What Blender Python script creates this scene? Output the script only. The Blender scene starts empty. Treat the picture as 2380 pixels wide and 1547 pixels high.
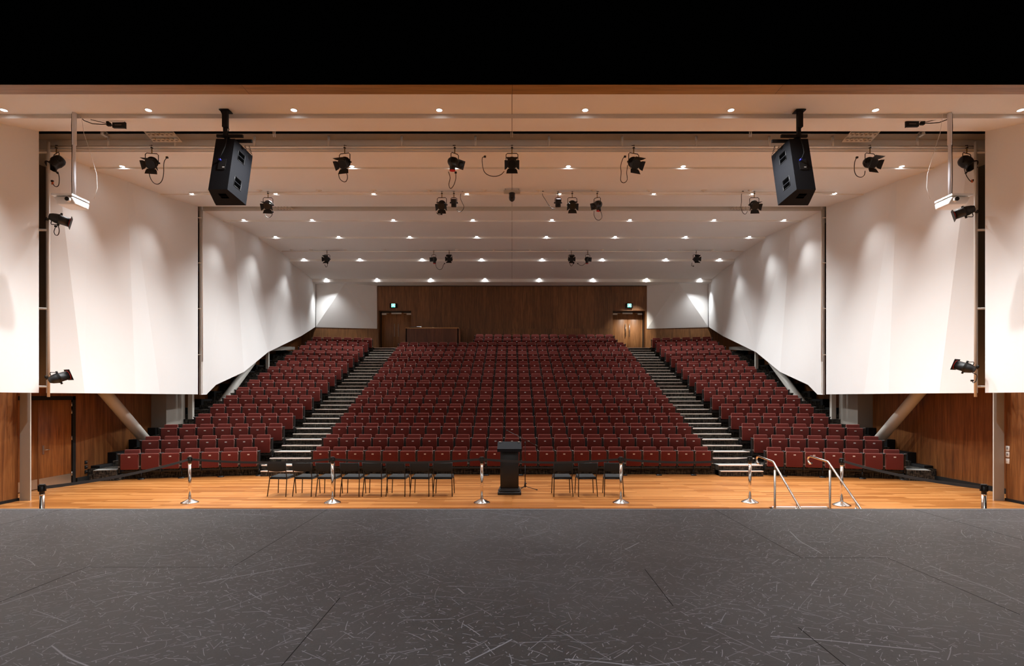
import bpy, bmesh, math, random
from mathutils import Vector, Matrix
random.seed(7)
C = bpy.context.scene.collection
R = math.radians
F = 1300.0; HX = 1190.0; HY = 922.0; EYE = 2.3
def P(x, y, Z):            # the point seen at (x, y) at depth Z
    return Vector(((x-HX)*Z/F, Z, EYE-(y-HY)*Z/F))
ORD = ['', 'first', 'second', 'third', 'fourth', 'fifth', 'sixth', 'seventh', 'eighth', 'ninth', 'tenth', 'eleventh', 'twelfth', 'thirteenth',
       'fourteenth', 'fifteenth', 'sixteenth', 'seventeenth', 'eighteenth', 'nineteenth', 'twentieth', 'twenty-first', 'twenty-second', 'twenty-third']

# ------------------------------------------------------------------ materials
def new_mat(name):
    m = bpy.data.materials.new(name); m.use_nodes = True
    return m, m.node_tree, m.node_tree.nodes['Principled BSDF']
def N(nt, kind, **kw):
    n = nt.nodes.new(kind)
    for k, v in kw.items(): setattr(n, k, v)
    return n
def L(nt, a, b): nt.links.new(a, b)
def mth(nt, op, a, b=None, clamp=False):
    n = N(nt, 'ShaderNodeMath', operation=op); n.use_clamp = clamp
    for i, v in enumerate((a, b)):
        if v is None: continue
        if isinstance(v, (int, float)): n.inputs[i].default_value = v
        else: L(nt, v, n.inputs[i])
    return n.outputs[0]
def mixc(nt, fac, a, b, blend='MIX'):
    n = N(nt, 'ShaderNodeMix', data_type='RGBA', blend_type=blend)
    for s, v in ((n.inputs[0], fac), (n.inputs[6], a), (n.inputs[7], b)):
        if hasattr(v, 'links') or hasattr(v, 'is_linked'): L(nt, v, s)
        elif isinstance(v, (int, float)): s.default_value = v
        else: s.default_value = (*v, 1)
    return n.outputs[2]
def plain(name, col, rough=.6, metal=0.0, noise=.06, scale=8.0, spec=None, sheen=0, bump=0):
    m, nt, b = new_mat(name)
    tc = N(nt, 'ShaderNodeTexCoord'); nz = N(nt, 'ShaderNodeTexNoise'); nz.inputs['Scale'].default_value = scale
    nz.inputs['Detail'].default_value = 3
    L(nt, tc.outputs['Object'], nz.inputs['Vector'])
    f = mth(nt, 'MULTIPLY_ADD', nz.outputs['Fac'], 2*noise); nt.nodes[-1].inputs[2].default_value = 1-noise
    col_out = mixc(nt, 1.0, col, f, 'MULTIPLY')
    L(nt, col_out, b.inputs['Base Color'])
    b.inputs['Roughness'].default_value = rough; b.inputs['Metallic'].default_value = metal
    if spec is not None: b.inputs['Specular IOR Level'].default_value = spec
    if sheen: b.inputs['Sheen Weight'].default_value = sheen
    if bump:
        bp = N(nt, 'ShaderNodeBump'); bp.inputs['Strength'].default_value = bump; bp.inputs['Distance'].default_value = .01
        L(nt, nz.outputs['Fac'], bp.inputs['Height']); L(nt, bp.outputs[0], b.inputs['Normal'])
    return m
def emit(name, col, st):
    m, nt, b = new_mat(name)
    b.inputs['Base Color'].default_value = (*col, 1)
    b.inputs['Emission Color'].default_value = (*col, 1); b.inputs['Emission Strength'].default_value = st
    return m
def wood(name, dark, mid, light, axis='Z', board=1.2, along='Y', rough=.45, var=.35, seam=True):
    """veneer: grain runs along `axis`; boards change tone every `board` metres of `along`"""
    m, nt, b = new_mat(name)
    tc = N(nt, 'ShaderNodeTexCoord'); sp = N(nt, 'ShaderNodeSeparateXYZ'); L(nt, tc.outputs['Object'], sp.inputs[0])
    a = sp.outputs[along]
    q = mth(nt, 'DIVIDE', a, board); fl = mth(nt, 'FLOOR', q)
    wn = N(nt, 'ShaderNodeTexWhiteNoise', noise_dimensions='1D'); L(nt, fl, wn.inputs['W'])
    mp = N(nt, 'ShaderNodeMapping'); sc = {'X': (.5, 9, 9), 'Y': (9, .5, 9), 'Z': (9, 9, .5)}[axis]
    mp.inputs['Scale'].default_value = sc
    cb = N(nt, 'ShaderNodeCombineXYZ'); off = mth(nt, 'MULTIPLY', wn.outputs['Value'], 37.0)
    for i in range(3): L(nt, off, cb.inputs[i])
    ad = N(nt, 'ShaderNodeVectorMath', operation='ADD'); L(nt, tc.outputs['Object'], ad.inputs[0]); L(nt, cb.outputs[0], ad.inputs[1])
    L(nt, ad.outputs[0], mp.inputs['Vector'])
    n1 = N(nt, 'ShaderNodeTexNoise'); n1.inputs['Scale'].default_value = 1.2; n1.inputs['Detail'].default_value = 6; n1.inputs['Distortion'].default_value = 1.2
    L(nt, mp.outputs[0], n1.inputs['Vector'])
    n2 = N(nt, 'ShaderNodeTexNoise'); n2.inputs['Scale'].default_value = 6; n2.inputs['Detail'].default_value = 4
    L(nt, mp.outputs[0], n2.inputs['Vector'])
    s = mth(nt, 'ADD', mth(nt, 'MULTIPLY', n1.outputs['Fac'], .65), mth(nt, 'MULTIPLY', n2.outputs['Fac'], .35))
    cr = N(nt, 'ShaderNodeValToRGB'); e = cr.color_ramp.elements
    e[0].position = .33; e[0].color = (*dark, 1); e[1].position = .68; e[1].color = (*light, 1)
    k = cr.color_ramp.elements.new(.5); k.color = (*mid, 1)
    L(nt, s, cr.inputs[0])
    v = mth(nt, 'MULTIPLY_ADD', wn.outputs['Value'], var); nt.nodes[-1].inputs[2].default_value = 1-var/2
    col = mixc(nt, 1.0, cr.outputs[0], v, 'MULTIPLY')
    if seam:
        fr = mth(nt, 'FRACT', q); ln = mth(nt, 'LESS_THAN', fr, .006/board)
        col = mixc(nt, mth(nt, 'MULTIPLY', ln, .7), col, (0.01, .006, .004))
    L(nt, col, b.inputs['Base Color']); b.inputs['Roughness'].default_value = rough
    return m
def floor_boards():
    m, nt, b = new_mat('blackbutt_floorboards')
    tc = N(nt, 'ShaderNodeTexCoord')
    br = N(nt, 'ShaderNodeTexBrick'); br.offset = .37; br.offset_frequency = 3; br.squash = 1
    br.inputs['Scale'].default_value = 1; br.inputs['Brick Width'].default_value = 1.5; br.inputs['Row Height'].default_value = .13
    br.inputs['Mortar Size'].default_value = .0022; br.inputs['Bias'].default_value = 0
    br.inputs['Color1'].default_value = (0, 0, 0, 1); br.inputs['Color2'].default_value = (1, 1, 1, 1); br.inputs['Mortar'].default_value = (.5, .5, .5, 1)
    L(nt, tc.outputs['Object'], br.inputs['Vector'])
    mp = N(nt, 'ShaderNodeMapping'); mp.inputs['Scale'].default_value = (.7, 11, 1); L(nt, tc.outputs['Object'], mp.inputs['Vector'])
    n1 = N(nt, 'ShaderNodeTexNoise'); n1.inputs['Scale'].default_value = 1.6; n1.inputs['Detail'].default_value = 6; L(nt, mp.outputs[0], n1.inputs['Vector'])
    cr = N(nt, 'ShaderNodeValToRGB'); e = cr.color_ramp.elements
    e[0].position = .15; e[0].color = (.29, .095, .020, 1); e[1].position = .85; e[1].color = (.64, .285, .09, 1)
    k = cr.color_ramp.elements.new(.5); k.color = (.49, .19, .05, 1)
    f = mth(nt, 'ADD', mth(nt, 'MULTIPLY', br.outputs['Color'], .55), mth(nt, 'MULTIPLY', n1.outputs['Fac'], .45), True)
    L(nt, f, cr.inputs[0])
    col = mixc(nt, mth(nt, 'MULTIPLY', br.outputs['Fac'], .55), cr.outputs[0], (.1, .04, .015))
    L(nt, col, b.inputs['Base Color']); b.inputs['Roughness'].default_value = .28; b.inputs['Specular IOR Level'].default_value = .35
    return m
def stage_floor():
    m, nt, b = new_mat('scratched_black_stage')
    tc = N(nt, 'ShaderNodeTexCoord')
    nd = N(nt, 'ShaderNodeTexNoise'); nd.inputs['Scale'].default_value = 1.3; nd.inputs['Detail'].default_value = 1
    L(nt, tc.outputs['Object'], nd.inputs['Vector'])
    sub = N(nt, 'ShaderNodeVectorMath', operation='SUBTRACT'); L(nt, nd.outputs['Color'], sub.inputs[0]); sub.inputs[1].default_value = (.5, .5, .5)
    sc = N(nt, 'ShaderNodeVectorMath', operation='SCALE'); L(nt, sub.outputs[0], sc.inputs[0]); sc.inputs['Scale'].default_value = .12
    ad = N(nt, 'ShaderNodeVectorMath', operation='ADD'); L(nt, tc.outputs['Object'], ad.inputs[0]); L(nt, sc.outputs[0], ad.inputs[1])
    total = None
    for i, (scale, w, ln, amt, dens) in enumerate(((.8, .006, .47, .75, .6), (1.3, .005, .47, .5, .9), (1.9, .008, .46, .7, .8), (2.6, .006, .46, .5, .9), (3.6, .011, .45, .7, .8), (4.7, .010, .45, .5, .9), (6.3, .018, .44, .75, .8), (8.1, .016, .44, .5, .9), (11., .03, .42, .75, .7), (19., .07, .34, .7, .5))):
        mp = N(nt, 'ShaderNodeMapping'); mp.inputs['Location'].default_value = (3.7*i, 1.9*i, 0); mp.inputs['Rotation'].default_value = (0, 0, .6*i)
        L(nt, ad.outputs[0], mp.inputs['Vector'])
        vo = N(nt, 'ShaderNodeTexVoronoi', voronoi_dimensions='2D'); vo.inputs['Scale'].default_value = scale; L(nt, mp.outputs[0], vo.inputs['Vector'])
        d = N(nt, 'ShaderNodeVectorMath', operation='SUBTRACT'); L(nt, mp.outputs[0], d.inputs[0]); L(nt, vo.outputs['Position'], d.inputs[1])
        ds = N(nt, 'ShaderNodeVectorMath', operation='SCALE'); L(nt, d.outputs[0], ds.inputs[0]); ds.inputs['Scale'].default_value = scale
        cs = N(nt, 'ShaderNodeSeparateColor'); L(nt, vo.outputs['Color'], cs.inputs[0])
        ang = mth(nt, 'SUBTRACT', mth(nt, 'MULTIPLY', mth(nt, 'SUBTRACT', cs.outputs[0], .5), 2.4 if i % 3 else 5.5), .6*i)
        ro = N(nt, 'ShaderNodeVectorRotate', rotation_type='Z_AXIS'); L(nt, ds.outputs[0], ro.inputs['Vector']); L(nt, ang, ro.inputs['Angle'])
        sp = N(nt, 'ShaderNodeSeparateXYZ'); L(nt, ro.outputs[0], sp.inputs[0])
        lx = mth(nt, 'ABSOLUTE', sp.outputs['X']); 
        bend = mth(nt, 'MULTIPLY', mth(nt, 'MULTIPLY', sp.outputs['X'], sp.outputs['X']), mth(nt, 'MULTIPLY', mth(nt, 'SUBTRACT', cs.outputs[1], .5), .45))
        ly = mth(nt, 'ABSOLUTE', mth(nt, 'SUBTRACT', sp.outputs['Y'], bend))
        a = mth(nt, 'SUBTRACT', 1.0, mth(nt, 'DIVIDE', ly, w), True)
        t = mth(nt, 'LESS_THAN', lx, mth(nt, 'MULTIPLY', cs.outputs[2], ln))
        k = mth(nt, 'LESS_THAN', cs.outputs[1], dens)
        v = mth(nt, 'MULTIPLY', mth(nt, 'MULTIPLY', mth(nt, 'MULTIPLY', a, t), k), amt)
        total = v if total is None else mth(nt, 'MAXIMUM', total, v)
    big = N(nt, 'ShaderNodeTexNoise'); big.inputs['Scale'].default_value = .8; big.inputs['Detail'].default_value = 8; big.inputs['Roughness'].default_value = .65
    L(nt, tc.outputs['Object'], big.inputs['Vector'])
    fine = N(nt, 'ShaderNodeTexNoise'); fine.inputs['Scale'].default_value = 60; fine.inputs['Detail'].default_value = 2; L(nt, tc.outputs['Object'], fine.inputs['Vector'])
    s = mth(nt, 'ADD', mth(nt, 'MULTIPLY', big.outputs['Fac'], .75), mth(nt, 'MULTIPLY', fine.outputs['Fac'], .25))
    cr = N(nt, 'ShaderNodeValToRGB'); e = cr.color_ramp.elements
    e[0].position = .3; e[0].color = (.050, .050, .054, 1); e[1].position = .72; e[1].color = (.112, .112, .118, 1)
    L(nt, s, cr.inputs[0])
    patch = N(nt, 'ShaderNodeTexNoise'); patch.inputs['Scale'].default_value = .55; patch.inputs['Detail'].default_value = 2; L(nt, tc.outputs['Object'], patch.inputs['Vector'])
    wear = N(nt, 'ShaderNodeMapRange'); wear.inputs['From Min'].default_value = .35; wear.inputs['From Max'].default_value = .6; wear.inputs['To Min'].default_value = .55; L(nt, patch.outputs['Fac'], wear.inputs['Value'])
    total = mth(nt, 'MULTIPLY', total, wear.outputs[0])
    col = mixc(nt, total, cr.outputs[0], (.62, .64, .74))
    L(nt, col, b.inputs['Base Color']); b.inputs['Roughness'].default_value = .42; b.inputs['Specular IOR Level'].default_value = .4
    return m
def carpet():
    m, nt, b = new_mat('dark_woven_carpet')
    tc = N(nt, 'ShaderNodeTexCoord')
    out = None
    for sc_ in ((60, 60, 6), (7, 7, 70)):
        mp = N(nt, 'ShaderNodeMapping'); mp.inputs['Scale'].default_value = sc_; L(nt, tc.outputs['Object'], mp.inputs['Vector'])
        n = N(nt, 'ShaderNodeTexNoise'); n.inputs['Scale'].default_value = 1; n.inputs['Detail'].default_value = 3; L(nt, mp.outputs[0], n.inputs['Vector'])
        out = n.outputs['Fac'] if out is None else mth(nt, 'MULTIPLY', out, n.outputs['Fac'])
    cr = N(nt, 'ShaderNodeValToRGB'); e = cr.color_ramp.elements
    e[0].position = .2; e[0].color = (.012, .012, .012, 1); e[1].position = .38; e[1].color = (.14, .125, .10, 1)
    L(nt, out, cr.inputs[0]); L(nt, cr.outputs[0], b.inputs['Base Color']); b.inputs['Roughness'].default_value = .95; b.inputs['Specular IOR Level'].default_value = .1
    return m

M = {}
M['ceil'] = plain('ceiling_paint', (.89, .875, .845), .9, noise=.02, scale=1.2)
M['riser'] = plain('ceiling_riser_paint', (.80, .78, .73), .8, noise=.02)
M['panel'] = plain('white_wall_panel', (.86, .855, .835), .8, noise=.015, scale=.8)
M['taupe'] = plain('taupe_paint', (.27, .245, .21), .9, noise=.03)
M['grey_steel'] = plain('cream_grey_steel', (.50, .48, .43), .5, noise=.02)
M['pipe'] = plain('cream_pipe', (.86, .81, .73), .4, noise=.02)
M['walnut'] = wood('walnut_wall', (.105, .033, .008), (.20, .072, .018), (.30, .12, .034), 'Z', 1.24, 'Y')
M['walnut_x'] = wood('walnut_rear_wall', (.10, .042, .013), (.19, .080, .025), (.29, .128, .042), 'Z', 1.18, 'X')
M['lintel'] = wood('header_wood', (.28, .135, .035), (.40, .20, .055), (.50, .27, .085), 'X', 3.4, 'X', seam=True, var=.2)
M['door_wood'] = wood('door_veneer', (.13, .042, .010), (.25, .09, .022), (.38, .15, .042), 'Z', .7, 'Y', seam=False)
M['door_wood_x'] = wood('rear_door_veneer', (.20, .085, .03), (.32, .14, .05), (.44, .21, .08), 'Z', .4, 'X', seam=False)
M['desk'] = wood('desk_veneer', (.075, .022, .008), (.12, .038, .014), (.17, .06, .022), 'Z', .6, 'X', seam=False)
M['floor'] = floor_boards(); M['stage'] = stage_floor(); M['carpet'] = carpet()
M['black'] = plain('matt_black', (.012, .012, .012), .7, spec=.2)
M['velvet'] = plain('black_velvet', (.0006, .0006, .0006), 1.0, spec=0)
M['shadeface'] = plain('shaded_header_face', (.004, .0025, .0015), .9, spec=0)  # unlit wood face: its shade is put into the near-black colour
M['satin'] = plain('satin_black_metal', (.006, .006, .0063), .45, noise=.1, spec=.5)
M['lampblack'] = plain('stage_light_black', (.010, .0085, .007), .5, noise=.1)
M['bluish'] = plain('speaker_textured_black', (.0045, .005, .0072), .75, noise=.15, scale=90, bump=.2, spec=.15)
M['red'] = plain('maroon_wool', (.105, .0125, .0095), .9, noise=.16, scale=60, spec=.1, sheen=1.0)
_b = M['red'].node_tree.nodes['Principled BSDF']; _b.inputs['Sheen Tint'].default_value = (1.0, .48, .40, 1); _b.inputs['Sheen Roughness'].default_value = .5
M['redtop'] = M['red']
M['plate'] = plain('number_plate_white', (.85, .83, .8), .4)
M['ink'] = plain('number_ink', (.15, .14, .13), .6)
M['cap'] = plain('grey_arm_cap', (.45, .46, .48), .3, metal=.6)
M['chrome'] = plain('polished_steel', (.80, .77, .73), .16, metal=1.0, noise=.02)
M['brushed'] = plain('brushed_steel', (.62, .58, .52), .35, metal=1.0, noise=.05)
M['kick'] = plain('steel_kickplate', (.50, .40, .30), .4, metal=.8)
M['nosing'] = plain('white_nosing', (.86, .78, .70), .6)
M['rednose'] = plain('red_reflector', (.7, .08, .06), .5)
M['treadgrey'] = plain('worn_tread_edge', (.33, .34, .32), .8, noise=.3, scale=80)
M['chair'] = plain('charcoal_chair_cloth', (.010, .0108, .0104), .85, noise=.2, scale=120)
M['white'] = plain('white_plastic', (.85, .85, .83), .35, noise=.01)
M['pole'] = plain('pale_blue_white_pole', (.84, .86, .92), .4, noise=.01)
M['lens'] = plain('glass_lens', (.006, .006, .007), .35, spec=.3)
M['lamp'] = emit('downlight_glow', (.92, .95, 1.0), 75); M['lamp_front'] = emit('downlight_glow_front', (.92, .95, 1.0), 16)
M['lamp_warm'] = emit('downlight_glow_warm', (1.0, .96, .86), 160)
M['exit'] = emit('exit_green', (.0, .62, .42), 1.6)
M['exit_w'] = emit('exit_white', (.75, 1.0, .92), 2.2)
M['belt'] = plain('black_webbing', (.018, .018, .019), .8)
M['redgel'] = plain('red_gel_edge', (.6, .02, .015), .5)
M['yellow'] = plain('brass_hook', (.30, .19, .05), .4, metal=.7)
M['orange'] = plain('orange_tag', (.9, .28, .12), .6)
M['blue'] = plain('blue_connector', (.02, .04, .5), .4)
M['groove'] = plain('shadow_gap', (.16, .13, .10), .9)
M['aluminium'] = plain('aluminium_bracket', (.6, .58, .55), .4, metal=.7)
M['grille'] = plain('grille_paint', (.55, .50, .42), .6)
M['screen'] = plain('laptop_grey', (.4, .42, .45), .4)

# ------------------------------------------------------------------ mesh builder
class MB:
    def __init__(s): s.bm = bmesh.new()
    def _m(s, faces, mi, smooth=False):
        for f in faces: f.material_index = mi; f.smooth = smooth
    def box(s, x0, x1, y0, y1, z0, z1, mi=0, bev=0, seg=2, mat=None):
        b = bmesh.new(); bmesh.ops.create_cube(b, size=1)
        for v in b.verts: v.co = Vector(((x0+x1)/2+v.co.x*(x1-x0), (y0+y1)/2+v.co.y*(y1-y0), (z0+z1)/2+v.co.z*(z1-z0)))
        if bev: bmesh.ops.bevel(b, geom=b.edges[:], offset=bev, segments=seg, profile=.5, affect='EDGES')
        if mat is not None: b.transform(mat)
        return s._add(b, mi, bool(bev))
    def _add(s, b, mi, smooth=False):
        vm = {v: s.bm.verts.new(v.co) for v in b.verts}
        for f in b.faces:
            try:
                g = s.bm.faces.new([vm[v] for v in f.verts]); g.material_index = mi; g.smooth = smooth
            except ValueError: pass
        b.free(); return s
    def tube(s, a, b, r, r2=None, seg=10, mi=0, caps=True, smooth=True):
        a = Vector(a); b = Vector(b); r2 = r if r2 is None else r2
        d = (b-a); q = d.to_track_quat('Z', 'Y').to_matrix()
        ra = [s.bm.verts.new(a + q @ Vector((math.cos(t)*r, math.sin(t)*r, 0))) for t in [2*math.pi*i/seg for i in range(seg)]]
        rb = [s.bm.verts.new(b + q @ Vector((math.cos(t)*r2, math.sin(t)*r2, 0))) for t in [2*math.pi*i/seg for i in range(seg)]]
        for i in range(seg):
            f = s.bm.faces.new((ra[i], ra[(i+1) % seg], rb[(i+1) % seg], rb[i])); f.material_index = mi; f.smooth = smooth
        if caps:
            for ring in (ra[::-1], rb):
                try: f = s.bm.faces.new(ring); f.material_index = mi
                except ValueError: pass
        return s
    def path(s, pts, r, seg=6, mi=0):
        pts = [Vector(p) for p in pts]; rings = []
        for i, p in enumerate(pts):
            d = (pts[min(i+1, len(pts)-1)]-pts[max(i-1, 0)])
            q = d.to_track_quat('Z', 'Y').to_matrix()
            rings.append([s.bm.verts.new(p + q @ Vector((math.cos(2*math.pi*k/seg)*r, math.sin(2*math.pi*k/seg)*r, 0))) for k in range(seg)])
        for a, b in zip(rings, rings[1:]):
            # align rings
            best = min(range(seg), key=lambda o: sum((a[k].co-b[(k+o) % seg].co).length for k in range(seg)))
            for k in range(seg):
                f = s.bm.faces.new((a[k], a[(k+1) % seg], b[(k+1+best) % seg], b[(k+best) % seg])); f.material_index = mi; f.smooth = True
        for ring in (rings[0], rings[-1]):
            try: f = s.bm.faces.new(ring); f.material_index = mi
            except ValueError: pass
        return s
    def prism(s, pts, vec, mi=0):
        vec = Vector(vec); a = [s.bm.verts.new(Vector(p)) for p in pts]; b = [s.bm.verts.new(Vector(p)+vec) for p in pts]
        n = len(a); fs = [s.bm.faces.new(a[::-1]), s.bm.faces.new(b)]
        for i in range(n): fs.append(s.bm.faces.new((a[i], a[(i+1) % n], b[(i+1) % n], b[i])))
        s._m(fs, mi); return s
    def lathe(s, prof, c=(0, 0, 0), seg=20, mi=0, axis=None):
        """prof = [(r, z)...] about z, or about `axis` from c"""
        q = Matrix.Identity(3) if axis is None else Vector(axis).to_track_quat('Z', 'Y').to_matrix()
        c = Vector(c); rings = []
        for r, z in prof:
            rings.append([s.bm.verts.new(c + q @ Vector((math.cos(2*math.pi*k/seg)*r, math.sin(2*math.pi*k/seg)*r, z))) for k in range(seg)])
        for a, b in zip(rings, rings[1:]):
            for k in range(seg):
                f = s.bm.faces.new((a[k], a[(k+1) % seg], b[(k+1) % seg], b[k])); f.material_index = mi; f.smooth = True
        for ring in (rings[0][::-1], rings[-1]):
            f = s.bm.faces.new(ring); f.material_index = mi
        return s
    def mesh(s, name, mats, recalc=True):
        if recalc: bmesh.ops.recalc_face_normals(s.bm, faces=s.bm.faces[:])
        me = bpy.data.meshes.new(name); s.bm.to_mesh(me); s.bm.free()
        for m in (mats if isinstance(mats, (list, tuple)) else [mats]): me.materials.append(M[m] if isinstance(m, str) else m)
        return me
    def obj(s, name, mats, parent=None, loc=None):
        me = s.mesh(name, mats)
        # sharp where the crease is strong
        o = bpy.data.objects.new(name, me); C.objects.link(o)
        if parent: o.parent = parent
        if loc is not None: o.location = loc
        return o
def tag(o, label, cat, group=None, kind=None):
    if label: o['label'] = label
    if cat: o['category'] = cat
    if group: o['group'] = group
    if kind: o['kind'] = kind
    return o
def thing(name, label, cat, loc=(0, 0, 0), rz=0, group=None):
    o = bpy.data.objects.new(name, None); C.objects.link(o); o.location = loc; o.rotation_euler = (0, 0, rz); o.empty_display_size = .1
    return tag(o, label, cat, group)
def struct(mb, name, mats):
    o = mb.obj(name, mats); o['kind'] = 'structure'; return o
def copy_tree(o, parent=None):
    c = o.copy(); C.objects.link(c)
    if parent: c.parent = parent
    for ch in list(o.children): copy_tree(ch, c)
    return c

# ------------------------------------------------------------------ camera
cam = bpy.data.cameras.new('camera'); co = bpy.data.objects.new('camera', cam); C.objects.link(co)
co.location = (0, 0, EYE); co.rotation_euler = (R(90), 0, 0)
cam.sensor_width = 36; cam.lens = 36*F/2380; cam.shift_y = (HY-773.5)/2380; cam.clip_end = 200; cam.clip_start = .05
bpy.context.scene.camera = co

# ------------------------------------------------------------------ setting: floors
D = .89; RISE = .307; PITCH = .508
mb = MB()
mb.box(-12, 12, 11.7, 17.6, -.15, 0)
mb.box(-12, -6.6, 7.0, 11.7, -.15, 0); mb.box(6.6, 12, 7.0, 11.7, -.15, 0)
struct(mb, 'floor', 'floor')
mb = MB(); mb.box(-6.6, 6.6, 7.0, 11.7, -.8, -.7); struct(mb, 'floor_pit', 'floor')
mb = MB(); mb.box(-6.6, 6.6, 11.66, 11.72, -.7, -.02, 1); mb.box(-6.63, -6.57, 7.0, 11.7, -.7, -.02, 1); mb.box(6.57, 6.63, 7, 11.7, -.7, -.02, 1)
mb.box(-6.58, 5.35, 11.60, 11.72, -.035, .004, 0)
struct(mb, 'trim_1', ['floor', 'black'])
mb = MB(); mb.box(-9, 9, -4, 6.97, .8, .9); struct(mb, 'floor_stage', 'stage')
mb = MB()
for xj, ya, yb in ((2.52, 4.87, 6.97), (3.27, 3.6, 4.87), (1.08, 3.75, 4.55), (1.74, 2.6, 3.4), (5.0, 4.87, 6.97), (-2.3, 4.6, 6.97), (-3.5, 3.2, 4.6), (-1.2, 2.8, 3.9), (-5.6, 4.6, 6.97)):
    mb.box(xj-.0025, xj+.0025, ya, yb, .8995, .9006)
mb.box(2.52, 3.27, 4.868, 4.873, .8995, .9006); mb.box(-3.5, -2.3, 4.598, 4.602, .8995, .9006)
struct(mb, 'trim_5', 'black')
mb = MB(); mb.box(-9, 9, 6.97, 7.0, .0, .902, 0); struct(mb, 'trim_2', 'treadgrey')
mb = MB(); mb.box(-9, 9, 6.9, 6.96, -.8, .8); struct(mb, 'wall_stage_front', 'black')

# steps down into the pit (right), handrails
st = thing('pit_stair', 'short timber stair between the two handrails, red and white nosing on its top step', 'stairs', (6.0, 11.7, 0))
mb = MB()
for i in range(4): mb.box(-.55, .55, -.28*(i+1), -.28*i, -.7, -.02-.16*(i+1)+.0)
mb.obj('flight', 'floor', st)
mb = MB(); mb.box(-.56, .58, -.045, .02, -.03, .006); mb.obj('nosing', 'nosing', st)
mb = MB(); mb.box(-.56, .58, .02, .055, -.02, .006); mb.obj('nosing', 'rednose', st)['label'] = 'red strip of the nosing'
def handrail(x, label):
    t = thing('handrail', label, 'handrail', (x, 11.55, 0), 0, 'steel handrails of the pit stair')
    mb = MB()
    pts = [(-.0, .62, .86), (-.0, .70, .84), (0, .76, .88), (0, .78, .94), (0, .74, .99), (0, .66, 1.005), (0, .0, .965), (0, -.04, .94), (0, -1.35, .03), (0, -1.6, -.12)]
    # smooth hook end
    mb.path(pts, .021, 10)
    mb.obj('rail', 'chrome', t)
    mb = MB(); mb.tube((0, -.08, -.68), (0, -.08, .80), .022, seg=12); mb.tube((0, -.08, .80), (0, -.08, .885), .007, seg=6)
    mb.obj('post', 'brushed', t)
    mb = MB(); mb.tube((0, -.95, -.68), (0, -.95, .20), .022, seg=12); mb.tube((0, -.95, .20), (0, -.95, .3), .007, seg=6)
    mb.obj('post', 'brushed', t)
    return t
handrail(5.39, 'left polished steel handrail with hooked end beside the pit stair')
handrail(6.52, 'right polished steel handrail with hooked end beside the pit stair')

# ------------------------------------------------------------------ setting: ceiling (folded strips), camera looks along +Y
prof = [(7.1, 5.18), (10.6, 5.357), (10.6, 5.275), (12.2, 5.79)]
prof2 = [(12.94, 5.92), (12.94, 5.664), (14.1, 5.79), (14.1, 5.74), (17.0, 6.17), (17.0, 6.133), (19.2, 6.53)]
prof3 = [(19.5, 6.95), (19.5, 6.48), (20.7, 6.53), (20.7, 6.49), (23.7, 6.78), (23.7, 6.71), (27.2, 6.695), (27.2, 6.59), (30.6, 6.45), (30.6, 6.285), (32.4, 6.38)]
def ceil_strip(name, pr):
    mb = MB(); bm = mb.bm
    row = [(bm.verts.new((-12, y, EYE+h)), bm.verts.new((12, y, EYE+h))) for y, h in pr]
    for (a, b), (y0, h0), (c, d), (y1, h1) in zip(row, pr, row[1:], pr[1:]):
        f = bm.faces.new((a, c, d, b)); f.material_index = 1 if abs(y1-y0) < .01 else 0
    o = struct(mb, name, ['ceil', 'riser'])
    me = o.data
    if me.polygons[0].normal.z > 0 or (abs(me.polygons[0].normal.z) < .01 and me.polygons[0].normal.y > 0): me.flip_normals()
    md = o.modifiers.new('thick', 'SOLIDIFY'); md.thickness = .04; md.offset = -1
    return o
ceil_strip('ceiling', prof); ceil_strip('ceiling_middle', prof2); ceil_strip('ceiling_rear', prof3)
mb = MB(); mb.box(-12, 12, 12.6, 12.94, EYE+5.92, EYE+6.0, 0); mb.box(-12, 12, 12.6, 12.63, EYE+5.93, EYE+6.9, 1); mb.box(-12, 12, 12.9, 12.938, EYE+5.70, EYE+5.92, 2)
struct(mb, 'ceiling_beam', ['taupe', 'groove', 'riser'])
mb = MB(); mb.box(-12.4, 12.4, 7.0, 33, EYE+7.05, EYE+7.2); struct(mb, 'ceiling_roof', 'taupe')
# centre joint in the ceiling
mb = MB()
for pr in (prof, prof2[1:], prof3[1:]):
    for (y0, h0), (y1, h1) in zip(pr, pr[1:]):
        if y1 > y0: mb.prism([(-.005, y0, EYE+h0-.004), (.005, y0, EYE+h0-.004), (.005, y1, EYE+h1-.004), (-.005, y1, EYE+h1-.004)], (0, 0, .006))
struct(mb, 'trim_3', 'groove')

# header and drape of the proscenium
mb = MB(); mb.box(-12, 12, 7.02, 7.24, EYE+3.915, EYE+3.935, 0); mb.box(-12, 12, 7.03, 7.23, EYE+3.93, EYE+5.4, 0); mb.box(-12, 12, 7.0, 7.03, EYE+3.917, EYE+5.4, 1)
struct(mb, 'wall_header', ['lintel', 'shadeface'])
mb = MB()
bm = mb.bm; n = 160; z0, z1 = EYE+3.675, EYE+6.6
for k in range(n):
    xa, xb = -9+18*k/n, -9+18*(k+1)/n; ya = 6.5+.03*math.sin(k*1.7); yb = 6.5+.03*math.sin((k+1)*1.7)
    vs = [bm.verts.new(v) for v in ((xa, ya, z0), (xb, yb, z0), (xb, yb, z1), (xa, ya, z1))]; bm.faces.new(vs)
    vs = [bm.verts.new(v) for v in ((xa, ya+.02, z0), (xa, ya+.02, z1), (xb, yb+.02, z1), (xb, yb+.02, z0))]; bm.faces.new(vs)
bmesh.ops.remove_doubles(bm, verts=bm.verts[:], dist=.0001)
o = mb.obj('border_drape', 'velvet'); tag(o, 'black border drape hanging across the top of the stage opening', 'drape')
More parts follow.
